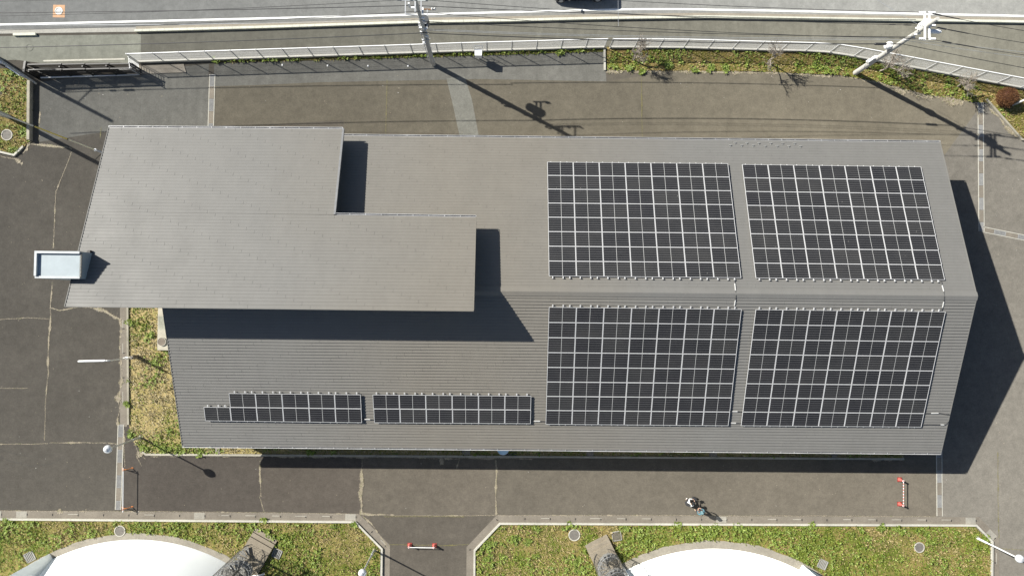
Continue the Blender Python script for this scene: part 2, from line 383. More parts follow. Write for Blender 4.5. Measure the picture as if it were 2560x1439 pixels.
# ------------------------------------------------------------------ kerbs and gutters round the planted beds
def gutter_and_kerb(line_px, side, lab, slots=True, kerb=True, gw=.56, km=None):
    """line_px: outer kerb face; the gutter lies on the yard side"""
    pts = [Vector(G(x, y)) for x, y in line_px]
    s = side
    mb = MB()
    if slots:
        a0, b0 = offset_poly(pts, 0), offset_poly(pts, s*gw)
        for i in range(len(pts)-1):
            l = (pts[i+1]-pts[i]).length; n = max(1, round(l/2.0))
            for k in range(n):
                e = .006/l
                t0, t1 = k/n+e, (k+1)/n-e
                q = [a0[i].lerp(a0[i+1], t0), a0[i].lerp(a0[i+1], t1), b0[i].lerp(b0[i+1], t1), b0[i].lerp(b0[i+1], t0)]
                mb.prism(q, -.02, .012+RNG.uniform(0, .006))
                d = (pts[i+1]-pts[i]).normalized(); nn = Vector((-d.y, d.x))*s
                c = pts[i].lerp(pts[i+1], (k+1)/n)+nn*gw*.5
                mb.box((c.x, c.y, .016), (.07, .16, .010), math.atan2(d.y, d.x), mi=1)
                if RNG.random() < .55:
                    c = pts[i].lerp(pts[i+1], (k+.8)/n)+nn*gw*.6
                    mb.box((c.x, c.y, .0165), (.55+.4*RNG.random(), .03, .01), math.atan2(d.y, d.x), mi=2)
                if RNG.random() < .16:
                    c = pts[i].lerp(pts[i+1], (k+.78)/n)+nn*gw*.5
                    mb.box((c.x, c.y, .0150), (.82, gw*.9, .01), math.atan2(d.y, d.x), mi=3)
        tag(mb.build('gutter', [CONC, DARKGAP, KERBM, concrete('new_gutter_lid', L(.26, .245, .21), .12)]), 'concrete gutter blocks with lifting slots '+lab, kind='structure')
    if kerb:
        mb = MB(); strip(mb, pts, 0, -s*.15, 0, .15)
        tag(mb.build('kerb', km or KERBM), 'pale concrete kerb '+lab, kind='structure')
gutter_and_kerb([(-60, 1293), (890, 1300.5), (957.5, 1369), (956, 1460)], 1, 'around the lower left bed')
gutter_and_kerb([(1183.5, 1460), (1184, 1373), (1249, 1304.5), (2440, 1309), (2481, 1351), (2480, 1460)], 1, 'around the lower right bed')
gutter_and_kerb([(318, 760), (318, 1066)], -1, 'left of the side bed', kerb=False)
gutter_and_kerb([(318.5, 760), (320, 1060)], -1, 'edging the side bed', slots=False, km=KERBG)
gutter_and_kerb([(356, 1130), (366, 1137), (700, 1139), (2258, 1148)], -1, 'below the eaves bed', slots=False, km=concrete('eaves_kerb', L(.31, .29, .24), .2))
gutter_and_kerb([(2462, 250), (2552, 352), (2600, 352)], -1, 'of the upper right corner bed', slots=False, km=KERBG)
gutter_and_kerb([(1513, 124), (1514, 177)], 1, 'at the head of the fence bed', slots=False)
gutter_and_kerb([(-20, 378), (38, 391), (62, 368)], -1, 'below the small left bed', slots=False)
mb = MB(); strip(mb, [Vector(G(83, 205)), Vector(G(82, 352))], 0, -.22, 0, .42)
tag(mb.build('low_wall', KERBG), 'low weathered wall beside the small left bed', 'wall')

# ------------------------------------------------------------------ planted beds
def value_noise(x, y, s, seed=0):
    x = np.asarray(x)/s; y = np.asarray(y)/s
    xi = np.floor(x).astype(int); yi = np.floor(y).astype(int); fx = x-xi; fy = y-yi
    fx = fx*fx*(3-2*fx); fy = fy*fy*(3-2*fy)
    h = lambda a, b: ((np.sin(a*127.1+b*311.7+seed*74.7)*43758.5453) % 1.0)
    return (h(xi, yi)*(1-fx)+h(xi+1, yi)*fx)*(1-fy)+(h(xi, yi+1)*(1-fx)+h(xi+1, yi+1)*fx)*fy
def inside(poly, x, y):
    r = np.zeros(len(x), bool); n = len(poly)
    for i in range(n):
        x0, y0 = poly[i]; x1, y1 = poly[(i+1) % n]
        c = ((y0 > y) != (y1 > y)) & (x < (x1-x0)*(y-y0)/((y1-y0) if y1 != y0 else 1e-9)+x0)
        r ^= c
    return r
def quads_object(name, V, mi, mats):
    """V: (n,4,3) loose leaf quads"""
    n = len(V); me = bpy.data.meshes.new(name)
    me.vertices.add(n*4); me.vertices.foreach_set('co', V.reshape(-1).astype(np.float32))
    me.loops.add(n*4); me.loops.foreach_set('vertex_index', np.arange(n*4, dtype=np.int32))
    me.polygons.add(n); me.polygons.foreach_set('loop_start', np.arange(0, n*4, 4, dtype=np.int32)); me.polygons.foreach_set('loop_total', np.full(n, 4, np.int32))
    for m in mats: me.materials.append(m)
    me.polygons.foreach_set('material_index', mi.astype(np.int32)); me.update(calc_edges=True)
    o = bpy.data.objects.new(name, me); COL.objects.link(o); return o
def leaves(x, y, z, ln, wd, pitch, yaw):
    """one bent leaf quad per entry rooted at x,y,z"""
    d = np.stack([np.cos(yaw)*np.cos(pitch), np.sin(yaw)*np.cos(pitch), np.sin(pitch)], 1)
    s = np.stack([-np.sin(yaw), np.cos(yaw), np.zeros_like(yaw)], 1)
    r = np.stack([x, y, z], 1); l = ln[:, None]; w_ = wd[:, None]
    V = np.stack([r-s*w_*.35, r+s*w_*.35, r+d*l+s*w_*.5, r+d*l-s*w_*.5], 1)
    V[:, 2:, 2] -= 0
    return V
TANKS = [(331, 1818.5, 470), (1783, 1852, 491), (301, 1325.5, 14), (1435.5, 1335.5, 15), (2297, 1366.5, 14), (19, 338, 15), (76, 1390, 14), (693, 1381.5, 13), (2055.5, 1408.5, 14), (1541.5, 1338, 12), (1488, 1364, 18), (1505, 1385, 32), (652, 1351, 20), (640, 1375, 34)]
def scatter(name, px, density, green, label, seed, size=(.09, .20), hz=.0, zones=(), scale=1.1, wide=(.028, .058), mats=None, kind='stuff'):
    poly = [G(x, y) for x, y in px]
    xs = [p[0] for p in poly]; ys = [p[1] for p in poly]
    rng = np.random.default_rng(seed)
    n = int(density*(max(xs)-min(xs))*(max(ys)-min(ys)))
    x = rng.uniform(min(xs), max(xs), n); y = rng.uniform(min(ys), max(ys), n)
    k = inside(poly, x, y)
    for tx, ty, tr in TANKS:
        c = G(tx, ty); k &= np.hypot(x-c[0], y-c[1]) > tr*PXM+.03
    x, y = x[k], y[k]
    g = .62*value_noise(x, y, scale*1.3, seed)+.38*value_noise(x, y, scale*.33, seed+5)
    thr = np.full(len(x), 1-green)
    for zx, zy, zr, dg in zones:
        c = G(zx, zy); rr = zr*PXM
        thr -= dg*np.exp(-(((x-c[0])**2+(y-c[1])**2)/(rr*rr)))
    p = 1/(1+np.exp(-(g-thr)*9))
    isg = rng.random(len(x)) < p
    clump = np.clip(.55*value_noise(x, y, .45, seed+9)+.6*value_noise(x, y, .2, seed+19)-.05, 0, 1)
    keep = rng.random(len(x)) < .12+1.05*clump
    x, y, isg, clump = x[keep], y[keep], isg[keep], clump[keep]
    n = len(x)
    ln = rng.uniform(size[0], size[1], n)*(.7+.6*clump); wd = rng.uniform(wide[0], wide[1], n)*(1+.35*isg)
    V = leaves(x, y, hz+rng.uniform(0, .05, n)*(.5+clump), ln, wd, rng.uniform(.1, 1.0, n), rng.uniform(0, 6.283, n))
    return tag(quads_object(name, V, isg.astype(int), mats or [STRAW, GREEN]), label, kind=kind)
BED_L = [(-60, 1299), (887, 1306), (951, 1371), (949, 1460), (-60, 1460)]
BED_R = [(1190, 1460), (1190, 1376), (1252, 1311), (2436, 1315), (2475, 1354), (2474, 1460)]
BED_W = [(322, 755), (323, 1060), (330, 1090), (346, 1114), (362, 1131), (700, 1134), (2258, 1143), (2258, 1085), (560, 1075), (560, 755)]
BED_NE = [(1517, 119), (1707, 120), (1827, 123), (1930, 126), (2070, 130.5), (2180, 150), (2292, 171), (2408, 193), (2470, 204), (2590, 228), (2590, 350), (2556, 346), (2476, 256), (2440, 256), (2300, 233), (2200, 205), (2100, 188), (1900, 179), (1700, 177), (1517, 176)]
BED_N = [(545, 148), (880, 138), (1127, 130), (1330, 124), (1511, 119), (1512, 129), (1330, 135), (1127, 141), (880, 149), (545, 156)]
BED_LEFT = [(-10, 172), (30, 172), (82, 207), (82, 345), (58, 372), (38, 386), (-5, 374), (-20, 350), (-20, 260), (8, 235)]
for nm, px, a, bb, cc in (('lower left', BED_L, L(.29, .24, .11), L(.145, .155, .04), L(.12, .10, .04)), ('lower right', BED_R, L(.28, .22, .10), L(.12, .155, .03), L(.11, .10, .035)),
                          ('side', BED_W, L(.34, .27, .13), L(.25, .21, .08), L(.15, .12, .05)), ('fence', BED_NE, L(.26, .19, .09), L(.15, .14, .04), L(.12, .09, .035)),
                          ('narrow fence', BED_N, L(.18, .15, .07), L(.09, .10, .03), L(.07, .06, .03)), ('small left', BED_LEFT, L(.27, .20, .10), L(.15, .14, .05), L(.14, .10, .05))):
    sheet('soil', px, .045, soil('soil_'+nm.replace(' ', '_'), a, bb, cc), f'matted dry grass and soil of the {nm} bed')
scatter('grass', BED_L, 260, .56, 'patchy green and straw grass of the lower left bed', 1, zones=((840, 1345, 60, -.25), (760, 1350, 60, .1), (150, 1335, 90, -.12)))
scatter('grass', BED_R, 260, .62, 'green and straw grass of the lower right bed', 2, zones=((1330, 1350, 130, -.32), (1500, 1345, 40, -.25), (1700, 1345, 130, .28), (1950, 1350, 160, .2), (2170, 1330, 60, -.3), (2300, 1350, 80, -.28), (2250, 1420, 130, .2)))
scatter('grass', BED_W, 230, .25, 'dry straw grass of the bed beside the building', 3, size=(.09, .22), mats=[STRAWW, GREEN], zones=((345, 800, 35, .3), (380, 815, 30, .25), (440, 1125, 60, .4), (1400, 1135, 500, .2)))
scatter('grass', [(330, 1085), (372, 1105), (440, 1108), (560, 1122), (560, 1136), (366, 1132), (345, 1112)], 320, .95, 'dense leafy ground cover at the lower left corner of the building', 13, size=(.07, .17), wide=(.03, .06), mats=[STRAWW, GREEND])
scatter('grass', BED_NE, 230, .42, 'rough grass of the bed inside the fence', 4, zones=((2080, 190, 60, .35), (2250, 200, 60, .3), (1760, 140, 70, -.25), (2360, 205, 60, -.2), (2320, 225, 50, .2)))
scatter('grass', BED_N, 260, .50, 'thin line of weeds at the foot of the fence', 5, zones=((1250, 133, 250, .15),))
scatter('grass', BED_LEFT, 220, .34, 'dry grass of the small left bed', 6, zones=((50, 340, 30, .3), (30, 190, 20, .3)))

def leafy(px, density, thr, label, seed, zones=()):
    """broad-leaved ground cover growing in uneven patches"""
    poly = [G(x, y) for x, y in px]; rng = np.random.default_rng(seed)
    xs = [p[0] for p in poly]; ys = [p[1] for p in poly]
    n = int(density*(max(xs)-min(xs))*(max(ys)-min(ys))); x = rng.uniform(min(xs), max(xs), n); y = rng.uniform(min(ys), max(ys), n)
    k = inside(poly, x, y)
    for tx, ty, tr in TANKS:
        c = G(tx, ty); k &= np.hypot(x-c[0], y-c[1]) > tr*PXM+.1
    x, y = x[k], y[k]
    g = .45*value_noise(x, y, 1.6, seed)+.55*value_noise(x, y, .5, seed+2)
    for zx, zy, zr, dg in zones:
        c = G(zx, zy); g += dg*np.exp(-(((x-c[0])**2+(y-c[1])**2)/((zr*PXM)**2)))
    k = g > thr+rng.normal(0, .05, len(x)); x, y, g = x[k], y[k], g[k]; m = len(x)
    rep = np.repeat(np.arange(m), 7); q = len(rep); yaw = rng.uniform(0, 6.283, q); sz = rng.uniform(.07, .17, m)[rep]*(1+.5*np.clip(g[rep]-thr, 0, .5))
    h = rng.uniform(.04, .18, m)[rep]
    V = leaves(x[rep], y[rep], .04+h, sz*rng.uniform(.6, 1.1, q), sz*rng.uniform(.28, .45, q), rng.uniform(-.2, .75, q), yaw)
    return tag(quads_object('ground_cover', V, np.zeros(q), [GREEND]), label, kind='stuff')
leafy(BED_L, 26, .56, 'broad leaved weeds spread through the lower left bed', 31, zones=((740, 1350, 70, .1), (840, 1340, 60, -.2), (400, 1310, 200, .05)))
leafy(BED_R, 26, .54, 'broad leaved weeds spread through the lower right bed', 32, zones=((1330, 1350, 120, -.15), (1500, 1345, 45, -.3), (1750, 1330, 180, .14), (2000, 1360, 160, .08), (2170, 1325, 60, -.2), (2300, 1345, 80, -.15)))
leafy(BED_W, 20, .66, 'scattered green weeds in the dry side bed', 33, zones=((350, 800, 40, .15),))
leafy(BED_NE, 24, .60, 'green weeds spread through the fence bed', 34, zones=((1700, 170, 160, .08), (2100, 185, 90, .18), (2300, 220, 60, .12), (1760, 140, 60, -.2)))
leafy(BED_N, 40, .52, 'green weeds along the foot of the fence', 35)
leafy(BED_LEFT, 24, .6, 'green weeds in the small left bed', 36)
def weed(px, py, r, label, n=110, seed=0, z=.05, group='leafy weeds'):
    """a loose clump of several small leafy shoots"""
    rng = np.random.default_rng(seed+500)
    c = P(px, py); Vs = []
    m = int(4+r*16)
    for k in range(m):
        rad = r*.6*math.sqrt(rng.random()); a = rng.uniform(0, 6.283); cx, cy = rad*math.cos(a)*1.15, rad*math.sin(a)*.85
        q = int(rng.uniform(14, 26)); rr = rng.uniform(.09, .21); top = rng.uniform(.03, .28)*(1.1-rad/r)
        yaw = rng.uniform(0, 6.283, q); ln = rr*rng.uniform(.5, 1.1, q)
        Vs.append(leaves(cx+rr*.2*np.cos(yaw), cy+rr*.2*np.sin(yaw), z+top*rng.uniform(.1, 1, q), ln, ln*rng.uniform(.25, .42, q), rng.uniform(-.1, .8, q), yaw))
    V = np.concatenate(Vs)
    o = quads_object('weed', V, np.zeros(len(V)), [GREEND]); o.location = (c.x, c.y, 0)
    return tag(o, label, 'weed', group)
WEEDS = [(542, 152, .42, 'leafy weed at the foot of the left half of the fence'), (1401, 131, .5, 'spreading weed at the fence foot left of the bare trees'),
    (1572, 172, .42, 'leafy weed below the leftmost bare tree'), (1602, 180, .36, 'low weed right of the one below the leftmost bare tree'),
    (1662, 165, .62, 'big leafy weed between the two left bare trees'), (1775, 170, .55, 'leafy weed midway between the two left bare trees'), (1813, 173, .6, 'weed by the asphalt edge left of the second bare tree'),
    (1735, 176, .4, 'small weed on the asphalt edge in the fence bed'), (2510, 330, .0, ''), (60, 335, .75, 'bushy weed beside the round cover in the small left bed'), (35, 376, .5, 'weed on the lower corner of the small left bed'), (35, 182, .5, 'weed in the upper tip of the small left bed'),
    (22, 1302, .5, 'leafy weed on the kerb in the lower left corner'), (885, 1307, .32, 'small weed inside the corner of the lower left kerb'), (668, 1328, .5, 'leafy weed above the left spiral staircase'), (660, 1300, .3, 'low weed hugging the kerb above the left staircase'),
    (1428, 1311, .45, 'weed on the kerb above the round cover'), (1342, 1320, .5, 'leafy weed left of the kerb weed by the round cover'), (1228, 1355, .55, 'spiky weed in the corner of the lower right bed'), (1217, 1397, .45, 'weed near the left kerb of the lower right bed'),
    (1290, 1348, .5, 'pale leafy weed in the dry part of the lower right bed'), (1318, 1352, .45, 'smaller weed in the dry part of the lower right bed'), (1437, 1397, .6, 'broad weed left of the right staircase'), (1450, 1422, .6, 'dense weed against the right staircase slab'), (1337, 1386, .4, 'lone weed in the dry grass'),
    (1558, 1318, .55, 'leafy weed behind the square slab'), (1690, 1310, .5, 'weed on the kerb below the crouching person'), (1788, 1315, .5, 'star shaped weed on the kerb below the standing person'), (1845, 1315, .55, 'leafy weed on the kerb right of the people'), (2027, 1314, .5, 'weed on the kerb left of the barrier'), (2201, 1316, .42, 'leafy weed under the cone barrier'), (2237, 1318, .38, 'smaller weed right of the one under the barrier'),
    (2150, 1322, .35, 'small weed in the dry grass left of the barrier'), (2313, 1330, .4, 'weed above the right round cover'), (2462, 1342, .4, 'weed in the chamfered corner beside the lamp post'), (2165, 1345, .5, 'loose weed in the dry patch of the right bed'),
    (325, 808, .42, 'bright weed on the edge of the side bed'), (320, 1010, .45, 'dark weed on the kerb of the side bed'), (330, 1085, .5, 'weed at the lower left corner of the side bed'), (362, 1120, .55, 'glossy weed at the rounded bed corner'), (410, 1122, .6, 'dense glossy weed under the lamp shadow'), (450, 1128, .55, 'dark weed on the kerb left of the eaves'), (500, 1133, .42, 'weed on the kerb below the roof corner'),
    (775, 1130, .55, 'shaded weed below the eaves'), (392, 905, .4, 'weed right of the thin lamp in the side bed'), (377, 835, .42, 'weed left of the concrete slab')]
for i, (x, y, r, lab) in enumerate(WEEDS):
    if r: weed(x, y, r, lab, seed=i, n=int(90+110*r))

def crack(px, wpx, label, seed, straw=1.0, mats=None, gap=.25, jit=.5):
    """line of dry weeds in a pavement joint"""
    rng = np.random.default_rng(seed+900)
    pts = resample([Vector(G(x, y)) for x, y in px], .02)
    n = len(pts); X = np.array([p.x for p in pts]); Y = np.array([p.y for p in pts])
    s = np.arange(n)*.02
    wv = value_noise(s, s*0+seed, .7, seed)*.65+value_noise(s, s*0, .21, seed+3)*.35
    wv = np.clip((wv-gap-.22)/(.65-gap), 0, 1)*wpx*PXM*.8
    d = np.stack([np.gradient(X), np.gradient(Y)], 1); d /= np.linalg.norm(d, axis=1)[:, None]+1e-9
    nx, ny = -d[:, 1], d[:, 0]
    wob = (value_noise(s, s*0+3, .9, seed+7)-.5)*jit*wpx*PXM*1.6
    X = X+nx*wob; Y = Y+ny*wob
    rep = np.repeat(np.arange(n), np.maximum(1, (wv*130*straw)).astype(int)); k = len(rep)
    off = rng.normal(0, .36, k)*np.maximum(wv[rep], .012)
    x = X[rep]+nx[rep]*off; y = Y[rep]+ny[rep]*off
    ln = rng.uniform(.02, .06, k)+wv[rep]*(.25 if wpx < 7 else .75)*rng.random(k)
    V = leaves(x, y, rng.uniform(.006, .02, k), ln, rng.uniform(.012, .026, k), rng.uniform(.0, .35, k), rng.uniform(0, 6.283, k))
    return tag(quads_object('crack_weeds', V, (rng.random(k) < .05).astype(int), mats or [STRAWP, GREEN]), label, kind='stuff')
STRAWP = blade('pale_dry_blades', [L(.34, .295, .215), L(.25, .21, .145), L(.44, .385, .295), L(.18, .155, .105)])
OLIVE = blade('moss_blades', [L(.16, .15, .06), L(.22, .19, .09), L(.12, .125, .04)])
CR = [([(905, 1150), (903, 1215), (901, 1283)], 7, .1), ([(901, 1283), (985, 1287)], 7, .05), ([(985, 1287), (1115, 1288)], 1.6, .2), ([(1115, 1288), (1240, 1287)], 2.2, .3), ([(1241, 1150), (1240, 1215), (1240, 1284)], 5.5, .05), ([(651, 1150), (650, 1200), (652, 1240)], 3.5, .25),
      ([(650, 1240), (661, 1280)], 2.4, .3), ([(131, 705), (127, 770), (124, 830), (120, 930), (116, 985)], 4.2, .22), ([(128, 770), (150, 775), (200, 766), (235, 770)], 2.6, .3), ([(235, 769), (260, 775), (300, 797)], 7, .1),
      ([(-10, 799), (60, 794), (122, 797)], 3.2, .35), ([(116, 985), (113, 1040), (111, 1100)], 2.2, .4), ([(-10, 1110), (120, 1108)], 1.6, .45), ([(125, 1107), (250, 1106), (297, 1108)], 3.4, .28), ([(-10, 970), (70, 970)], 2, .45),
      ([(140, 480), (136, 560), (133, 620)], 2.2, .3), ([(180, 380), (160, 430), (140, 480)], 1.6, .3), ([(303, 795), (300, 870), (302, 960), (295, 1010), (298, 1060)], 10, .25), ([(322, 790), (324, 900), (322, 1050)], 5, .2),
      ([(312, 1075), (310, 1130), (311, 1165)], 6, .15), ([(330, 1095), (345, 1135), (360, 1150)], 15, .25), ([(340, 1140), (350, 1165)], 11, .3), ([(367, 1138), (800, 1141), (1240, 1145), (1330, 1147)], 5, .2), ([(1150, 1143), (1140, 1170)], 8, .2), ([(1105, 1143), (1107, 1158)], 8, .2), ([(2180, 1147), (2262, 1148)], 9, .2),
      ([(0, 1275), (300, 1277), (640, 1280), (895, 1284)], 2.2, .45), ([(1245, 1287), (1700, 1287), (2340, 1290)], 2.4, .45), ([(905, 1288), (930, 1312), (957, 1350), (972, 1372)], 6, .2), ([(150, 1272), (150, 1280)], 12, .0), ([(213, 1271), (214, 1281)], 10, .0),
      ([(2445, 250), (2446, 330), (2450, 400)], 5, .35), ([(2462, 255), (2500, 300), (2553, 352)], 9, .2), ([(2300, 238), (2200, 208), (2100, 191), (1900, 182), (1700, 180), (1517, 178)], 8, .15), ([(2440, 259), (2370, 250), (2300, 238), (2230, 216)], 16, .1), ([(60, 360), (90, 362), (170, 368), (180, 372)], 5, .15), ([(75, 355), (70, 375), (60, 385)], 12, .1), ([(-10, 388), (40, 398), (55, 410)], 9, .25), ([(99, 280), (97, 320), (98, 352)], 5, .2)]
for i, (px, wp, gp) in enumerate(CR):
    crack(px, wp, 'dry weeds growing along a pavement joint', i, gap=gp)
for i, (px, wp, gp) in enumerate([([(968, 200), (966, 270), (964, 340)], 1.3, .2), ([(1603, 182), (1604, 260), (1606, 345)], 1.6, .25), ([(253, 318), (251, 345)], 1.3, .2), ([(2494, 1130), (2495, 1290), (2497, 1345)], 2, .25), ([(2497, 1370), (2570, 1374)], 2, .3), ([(972, 1360), (1100, 1362), (1172, 1360)], 1.8, .2), ([(960, 1290), (1160, 1290)], 1.0, .2)]):
    crack(px, wp, 'thin mossy line in an asphalt joint', 60+i, gap=gp, mats=[OLIVE, OLIVE], straw=.8)
for i, (pts_, w_) in enumerate((([(-30, 1128), (20, 1152), (80, 1166), (130, 1160), (170, 1138)], .10), ([(-30, 1112), (30, 1133), (90, 1144), (140, 1136)], .07), ([(160, 1160), (190, 1185), (205, 1205)], .08))):
    mb = MB(); strip(mb, resample([Vector(G(x, y)) for x, y in pts_], .4), 0, w_, .0060, .0068); tag(mb.build('tyre_mark', A_('tyre_trace', .098, .090, .077)), 'faint pale tyre mark on the dark yard', kind='structure')

# ------------------------------------------------------------------ small litter of stones and leaves on the yard
def specks():
    rng = np.random.default_rng(77); n = 260
    px = rng.uniform(0, 2560, n); py = np.where(rng.random(n) < .5, rng.uniform(190, 340, n), rng.uniform(1150, 1290, n))
    k = rng.random(n) < .25; px = np.where(k, rng.uniform(0, 300, n), px); py = np.where(k, rng.uniform(400, 1270, n), py)
    k = rng.random(n) < .12; px = np.where(k, rng.uniform(2460, 2560, n), px); py = np.where(k, rng.uniform(400, 1300, n), py)
    g = np.array([G(a, b) for a, b in zip(px, py)])
    V = leaves(g[:, 0], g[:, 1], np.full(n, .012), rng.uniform(.02, .06, n)*np.where(rng.random(n) < .06, 2.0, 1), rng.uniform(.02, .05, n), rng.uniform(0, .3, n), rng.uniform(0, 6.28, n))
    tag(quads_object('leaf_litter', V, (rng.random(n) < .2).astype(int), [STRAWP, mat('pebble', L(.45, .44, .41), .8)]), 'scattered dry leaves and pebbles on the asphalt', kind='stuff')
specks()
# ------------------------------------------------------------------ the building
ZR, ZE = 7.72, 3.8
LE = {'nw': P(380, 335.5, ZE), 'ne': P(2350, 356, ZE), 'se': P(2352, 1131, ZE), 'sw': P(456, 1113, ZE), 're': P(2442, 740, ZR)}
LE['rw'] = Vector((LE['sw'].x, P(1250, 728, ZR).y, ZR)); LE['nw'] = Vector((LE['sw'].x, P(860, 341, ZE).y, ZE))
ZN, ZS = 5.2, 10.0
HA, HF, HE = P(272, 319, ZN), P(162, 766, ZS), P(1184, 777, ZS)
HB = P(857, 323, ZN)
def high_z(y): return ZN+(ZS-ZN)*(HA.y-y)/(HA.y-HF.y)
def on_high(px, py):
    z = 7.5
    for _ in range(8): p = P(px, py, z); z = high_z(p.y)
    return P(px, py, z)
HC, HD = on_high(835, 537), on_high(1190, 543)
def roof_z(x, y):
    """height of the low gable roof"""
    yr = LE['re'].y+(LE['rw'].y-LE['re'].y)*(LE['re'].x-x)/(LE['re'].x-LE['rw'].x)
    if y > yr: return ZR-(ZR-ZE)*(y-yr)/(LE['ne'].y-LE['re'].y)
    return ZR-(ZR-ZE)*(yr-y)/(LE['re'].y-LE['se'].y)
def on_low(px, py, up=0.0):
    z = 6
    for _ in range(10): p = P(px, py, z); z = roof_z(p.x, p.y)+up
    return P(px, py, z)

bld = thing('industrial_building', (0, 0, 0), 'long grey metal-roofed works building with solar arrays and a raised left wing', 'building')
def courses(mb, rows, lip, seed, span=4.1, step=.57):
    """stepped horizontal metal courses; rows = list of (lower left, lower right, upper right, upper left)"""
    rng = np.random.default_rng(seed)
    for i, (a, b, c, d) in enumerate(rows):
        nrm = (b-a).cross(d-a).normalized()
        if nrm.z < 0: nrm = -nrm
        up = nrm*lip*(1+.05*rng.normal())
        g = .03/(d-a).length; dip = nrm*-.022
        c1, d1 = c.lerp(b, g), d.lerp(a, g)
        mb.quad(a+up, b+up, c1, d1); mb.quad(d1, c1, c+dip, d+dip); mb.quad(a+dip, b+dip, b+up, a+up)
        L_ = (b-a).length; x = (seed*1.3-i*step) % span
        while x < L_-.05:
            t = x/L_; t2 = (x+.05)/L_
            e0, e1 = a.lerp(b, t), a.lerp(b, t2); f1, f0 = d1.lerp(c1, t2), d1.lerp(c1, t)
            h = up+nrm*.007; h2 = nrm*.007
            mb.add([e0+h, e1+h, f1+h2, f0+h2, e0, e1, f1, f0], ((0, 1, 2, 3), (0, 4, 5, 1), (1, 5, 6, 2), (3, 2, 6, 7), (0, 3, 7, 4)))
            x += span
def slab_under(mb, pts, th=.16):
    n = len(pts); dn = Vector((0, 0, -th)); up = Vector((0, 0, -.004))
    mb.add([p+dn for p in pts], [tuple(range(n))])
    for i in range(n):
        a, b = pts[i], pts[(i+1) % n]; mb.quad(a+dn, b+dn, b+up, a+up)
def plain_rows(ll, lr, ur, ul, pitch):
    n = max(2, round((ul-ll).length/pitch))
    return [(ll.lerp(ul, i/n), lr.lerp(ur, i/n), lr.lerp(ur, (i+1)/n), ll.lerp(ul, (i+1)/n)) for i in range(n)]
def raw(mb, name, mats, parent):
    me = bpy.data.meshes.new(name); me.from_pydata([tuple(v) for v in mb.v], [], mb.f)
    for m in (mats if isinstance(mats, list) else [mats]): me.materials.append(m)
    me.polygons.foreach_set('material_index', mb.mi)
    bm = bmesh.new(); bm.from_mesh(me); bmesh.ops.recalc_face_normals(bm, faces=bm.faces); bm.to_mesh(me); bm.free()
    o = bpy.data.objects.new(name, me); COL.objects.link(o); o.parent = parent; return o
mb = MB(); courses(mb, plain_rows(LE['nw'], LE['ne'], LE['re'], LE['rw'], .225), .024, 3, step=-.57); slab_under(mb, [LE['nw'], LE['ne'], LE['re'], LE['rw']])
low_n = raw(mb, 'north_roof', ROOFM, bld)
mb = MB(); courses(mb, plain_rows(LE['sw'], LE['se'], LE['re'], LE['rw'], .228), .046, 5, step=-.57); slab_under(mb, [LE['sw'], LE['se'], LE['re'], LE['rw']])
low_s = raw(mb, 'south_roof', ROOFM, bld)
mb = MB()
Cw = HA.lerp(HF, (HA.y-HC.y)/(HA.y-HF.y))
rows = plain_rows(HA, HB, HC, Cw, .247)+plain_rows(Cw, HD, HE, HF, .247)
courses(mb, rows, .026, 7, step=-.57)
slab_under(mb, [HA, HB, HC, HD, HE, HF])
# ridge cap over the low gable
up_roof = raw(mb, 'upper_roof', ROOFM, bld)
mb = MB()
d = Vector((0, 1, 0)); r0, r1 = LE['rw']+Vector((0, 0, .05)), LE['re']+Vector((.06, 0, .05))
sl = (ZR-ZE)/(LE['ne'].y-LE['re'].y)
mb.quad(r0+Vector((0, .30, -.30*sl)), r1+Vector((0, .30, -.30*sl)), r1, r0); mb.quad(r0, r1, r1+Vector((0, -.30, -.30*sl)), r0+Vector((0, -.30, -.30*sl)))
for s in (1, -1):
    a, b = r0+Vector((0, .30*s, -.30*sl)), r1+Vector((0, .30*s, -.30*sl)); mb.quad(a, b, b-Vector((0, 0, .06)), a-Vector((0, 0, .06)))
raw(mb, 'ridge_cap', ROOFM, low_n)
# verge trims
for nm, a, b, par in (('verge_trim', LE['ne'], LE['re'], low_n), ('verge_trim', LE['se'], LE['re'], low_s), ('verge_trim', LE['sw'], LE['rw'], low_s), ('verge_trim', HA, HF, up_roof), ('verge_trim', HD, HE, up_roof), ('verge_trim', HF, HE, up_roof)):
    mb = MB(); u = Vector((0, 0, -.06)); mb.bar(a+u, b+u, .05, .2); mb.build(nm, ROOFM, par)
GUT = mat('gutter_metal', L(.62, .62, .62), .3, .3, var=.25, scale=.8)
def gutter(a, b, out, parent, w_=.13):
    """open box gutter hung outside an eave"""
    mb = MB(); z = Vector((0, 0, -.05)); o = Vector(out)
    mb.bar(a+z+o*w_, b+z+o*w_, .022, .12); mb.bar(a+z+o*.02, b+z+o*.02, .02, .12); mb.bar(a+z+o*w_*.5+Vector((0, 0, -.055)), b+z+o*w_*.5+Vector((0, 0, -.055)), w_, .015, mi=1)
    L_ = (b-a).length; n = int(L_/1.0)
    for i in range(n+1):
        p = a.lerp(b, min(1, i/n)); mb.bar(p+z+o*.01+Vector((0, 0, .06)), p+z+o*w_+Vector((0, 0, .06)), .025, .01)
    mb.build('gutter', [GUT, mat('gutter_floor', L(.17, .165, .16), .7)], parent)
gutter(LE['nw'], LE['ne'], (0, 1, 0), low_n)
gutter(LE['sw'], LE['se'], (0, -1, 0), low_s)
gutter(HA, HB, (0, 1, 0), up_roof); gutter(HC, HD, (0, 1, 0), up_roof)
mb = MB(); mb.bar(HB+Vector((.05, 0, -.02)), HC+Vector((.05, 0, -.02)), .14, .2); mb.build('flashing', mat('edge_flashing', L(.20, .20, .20), .4, .3), up_roof)
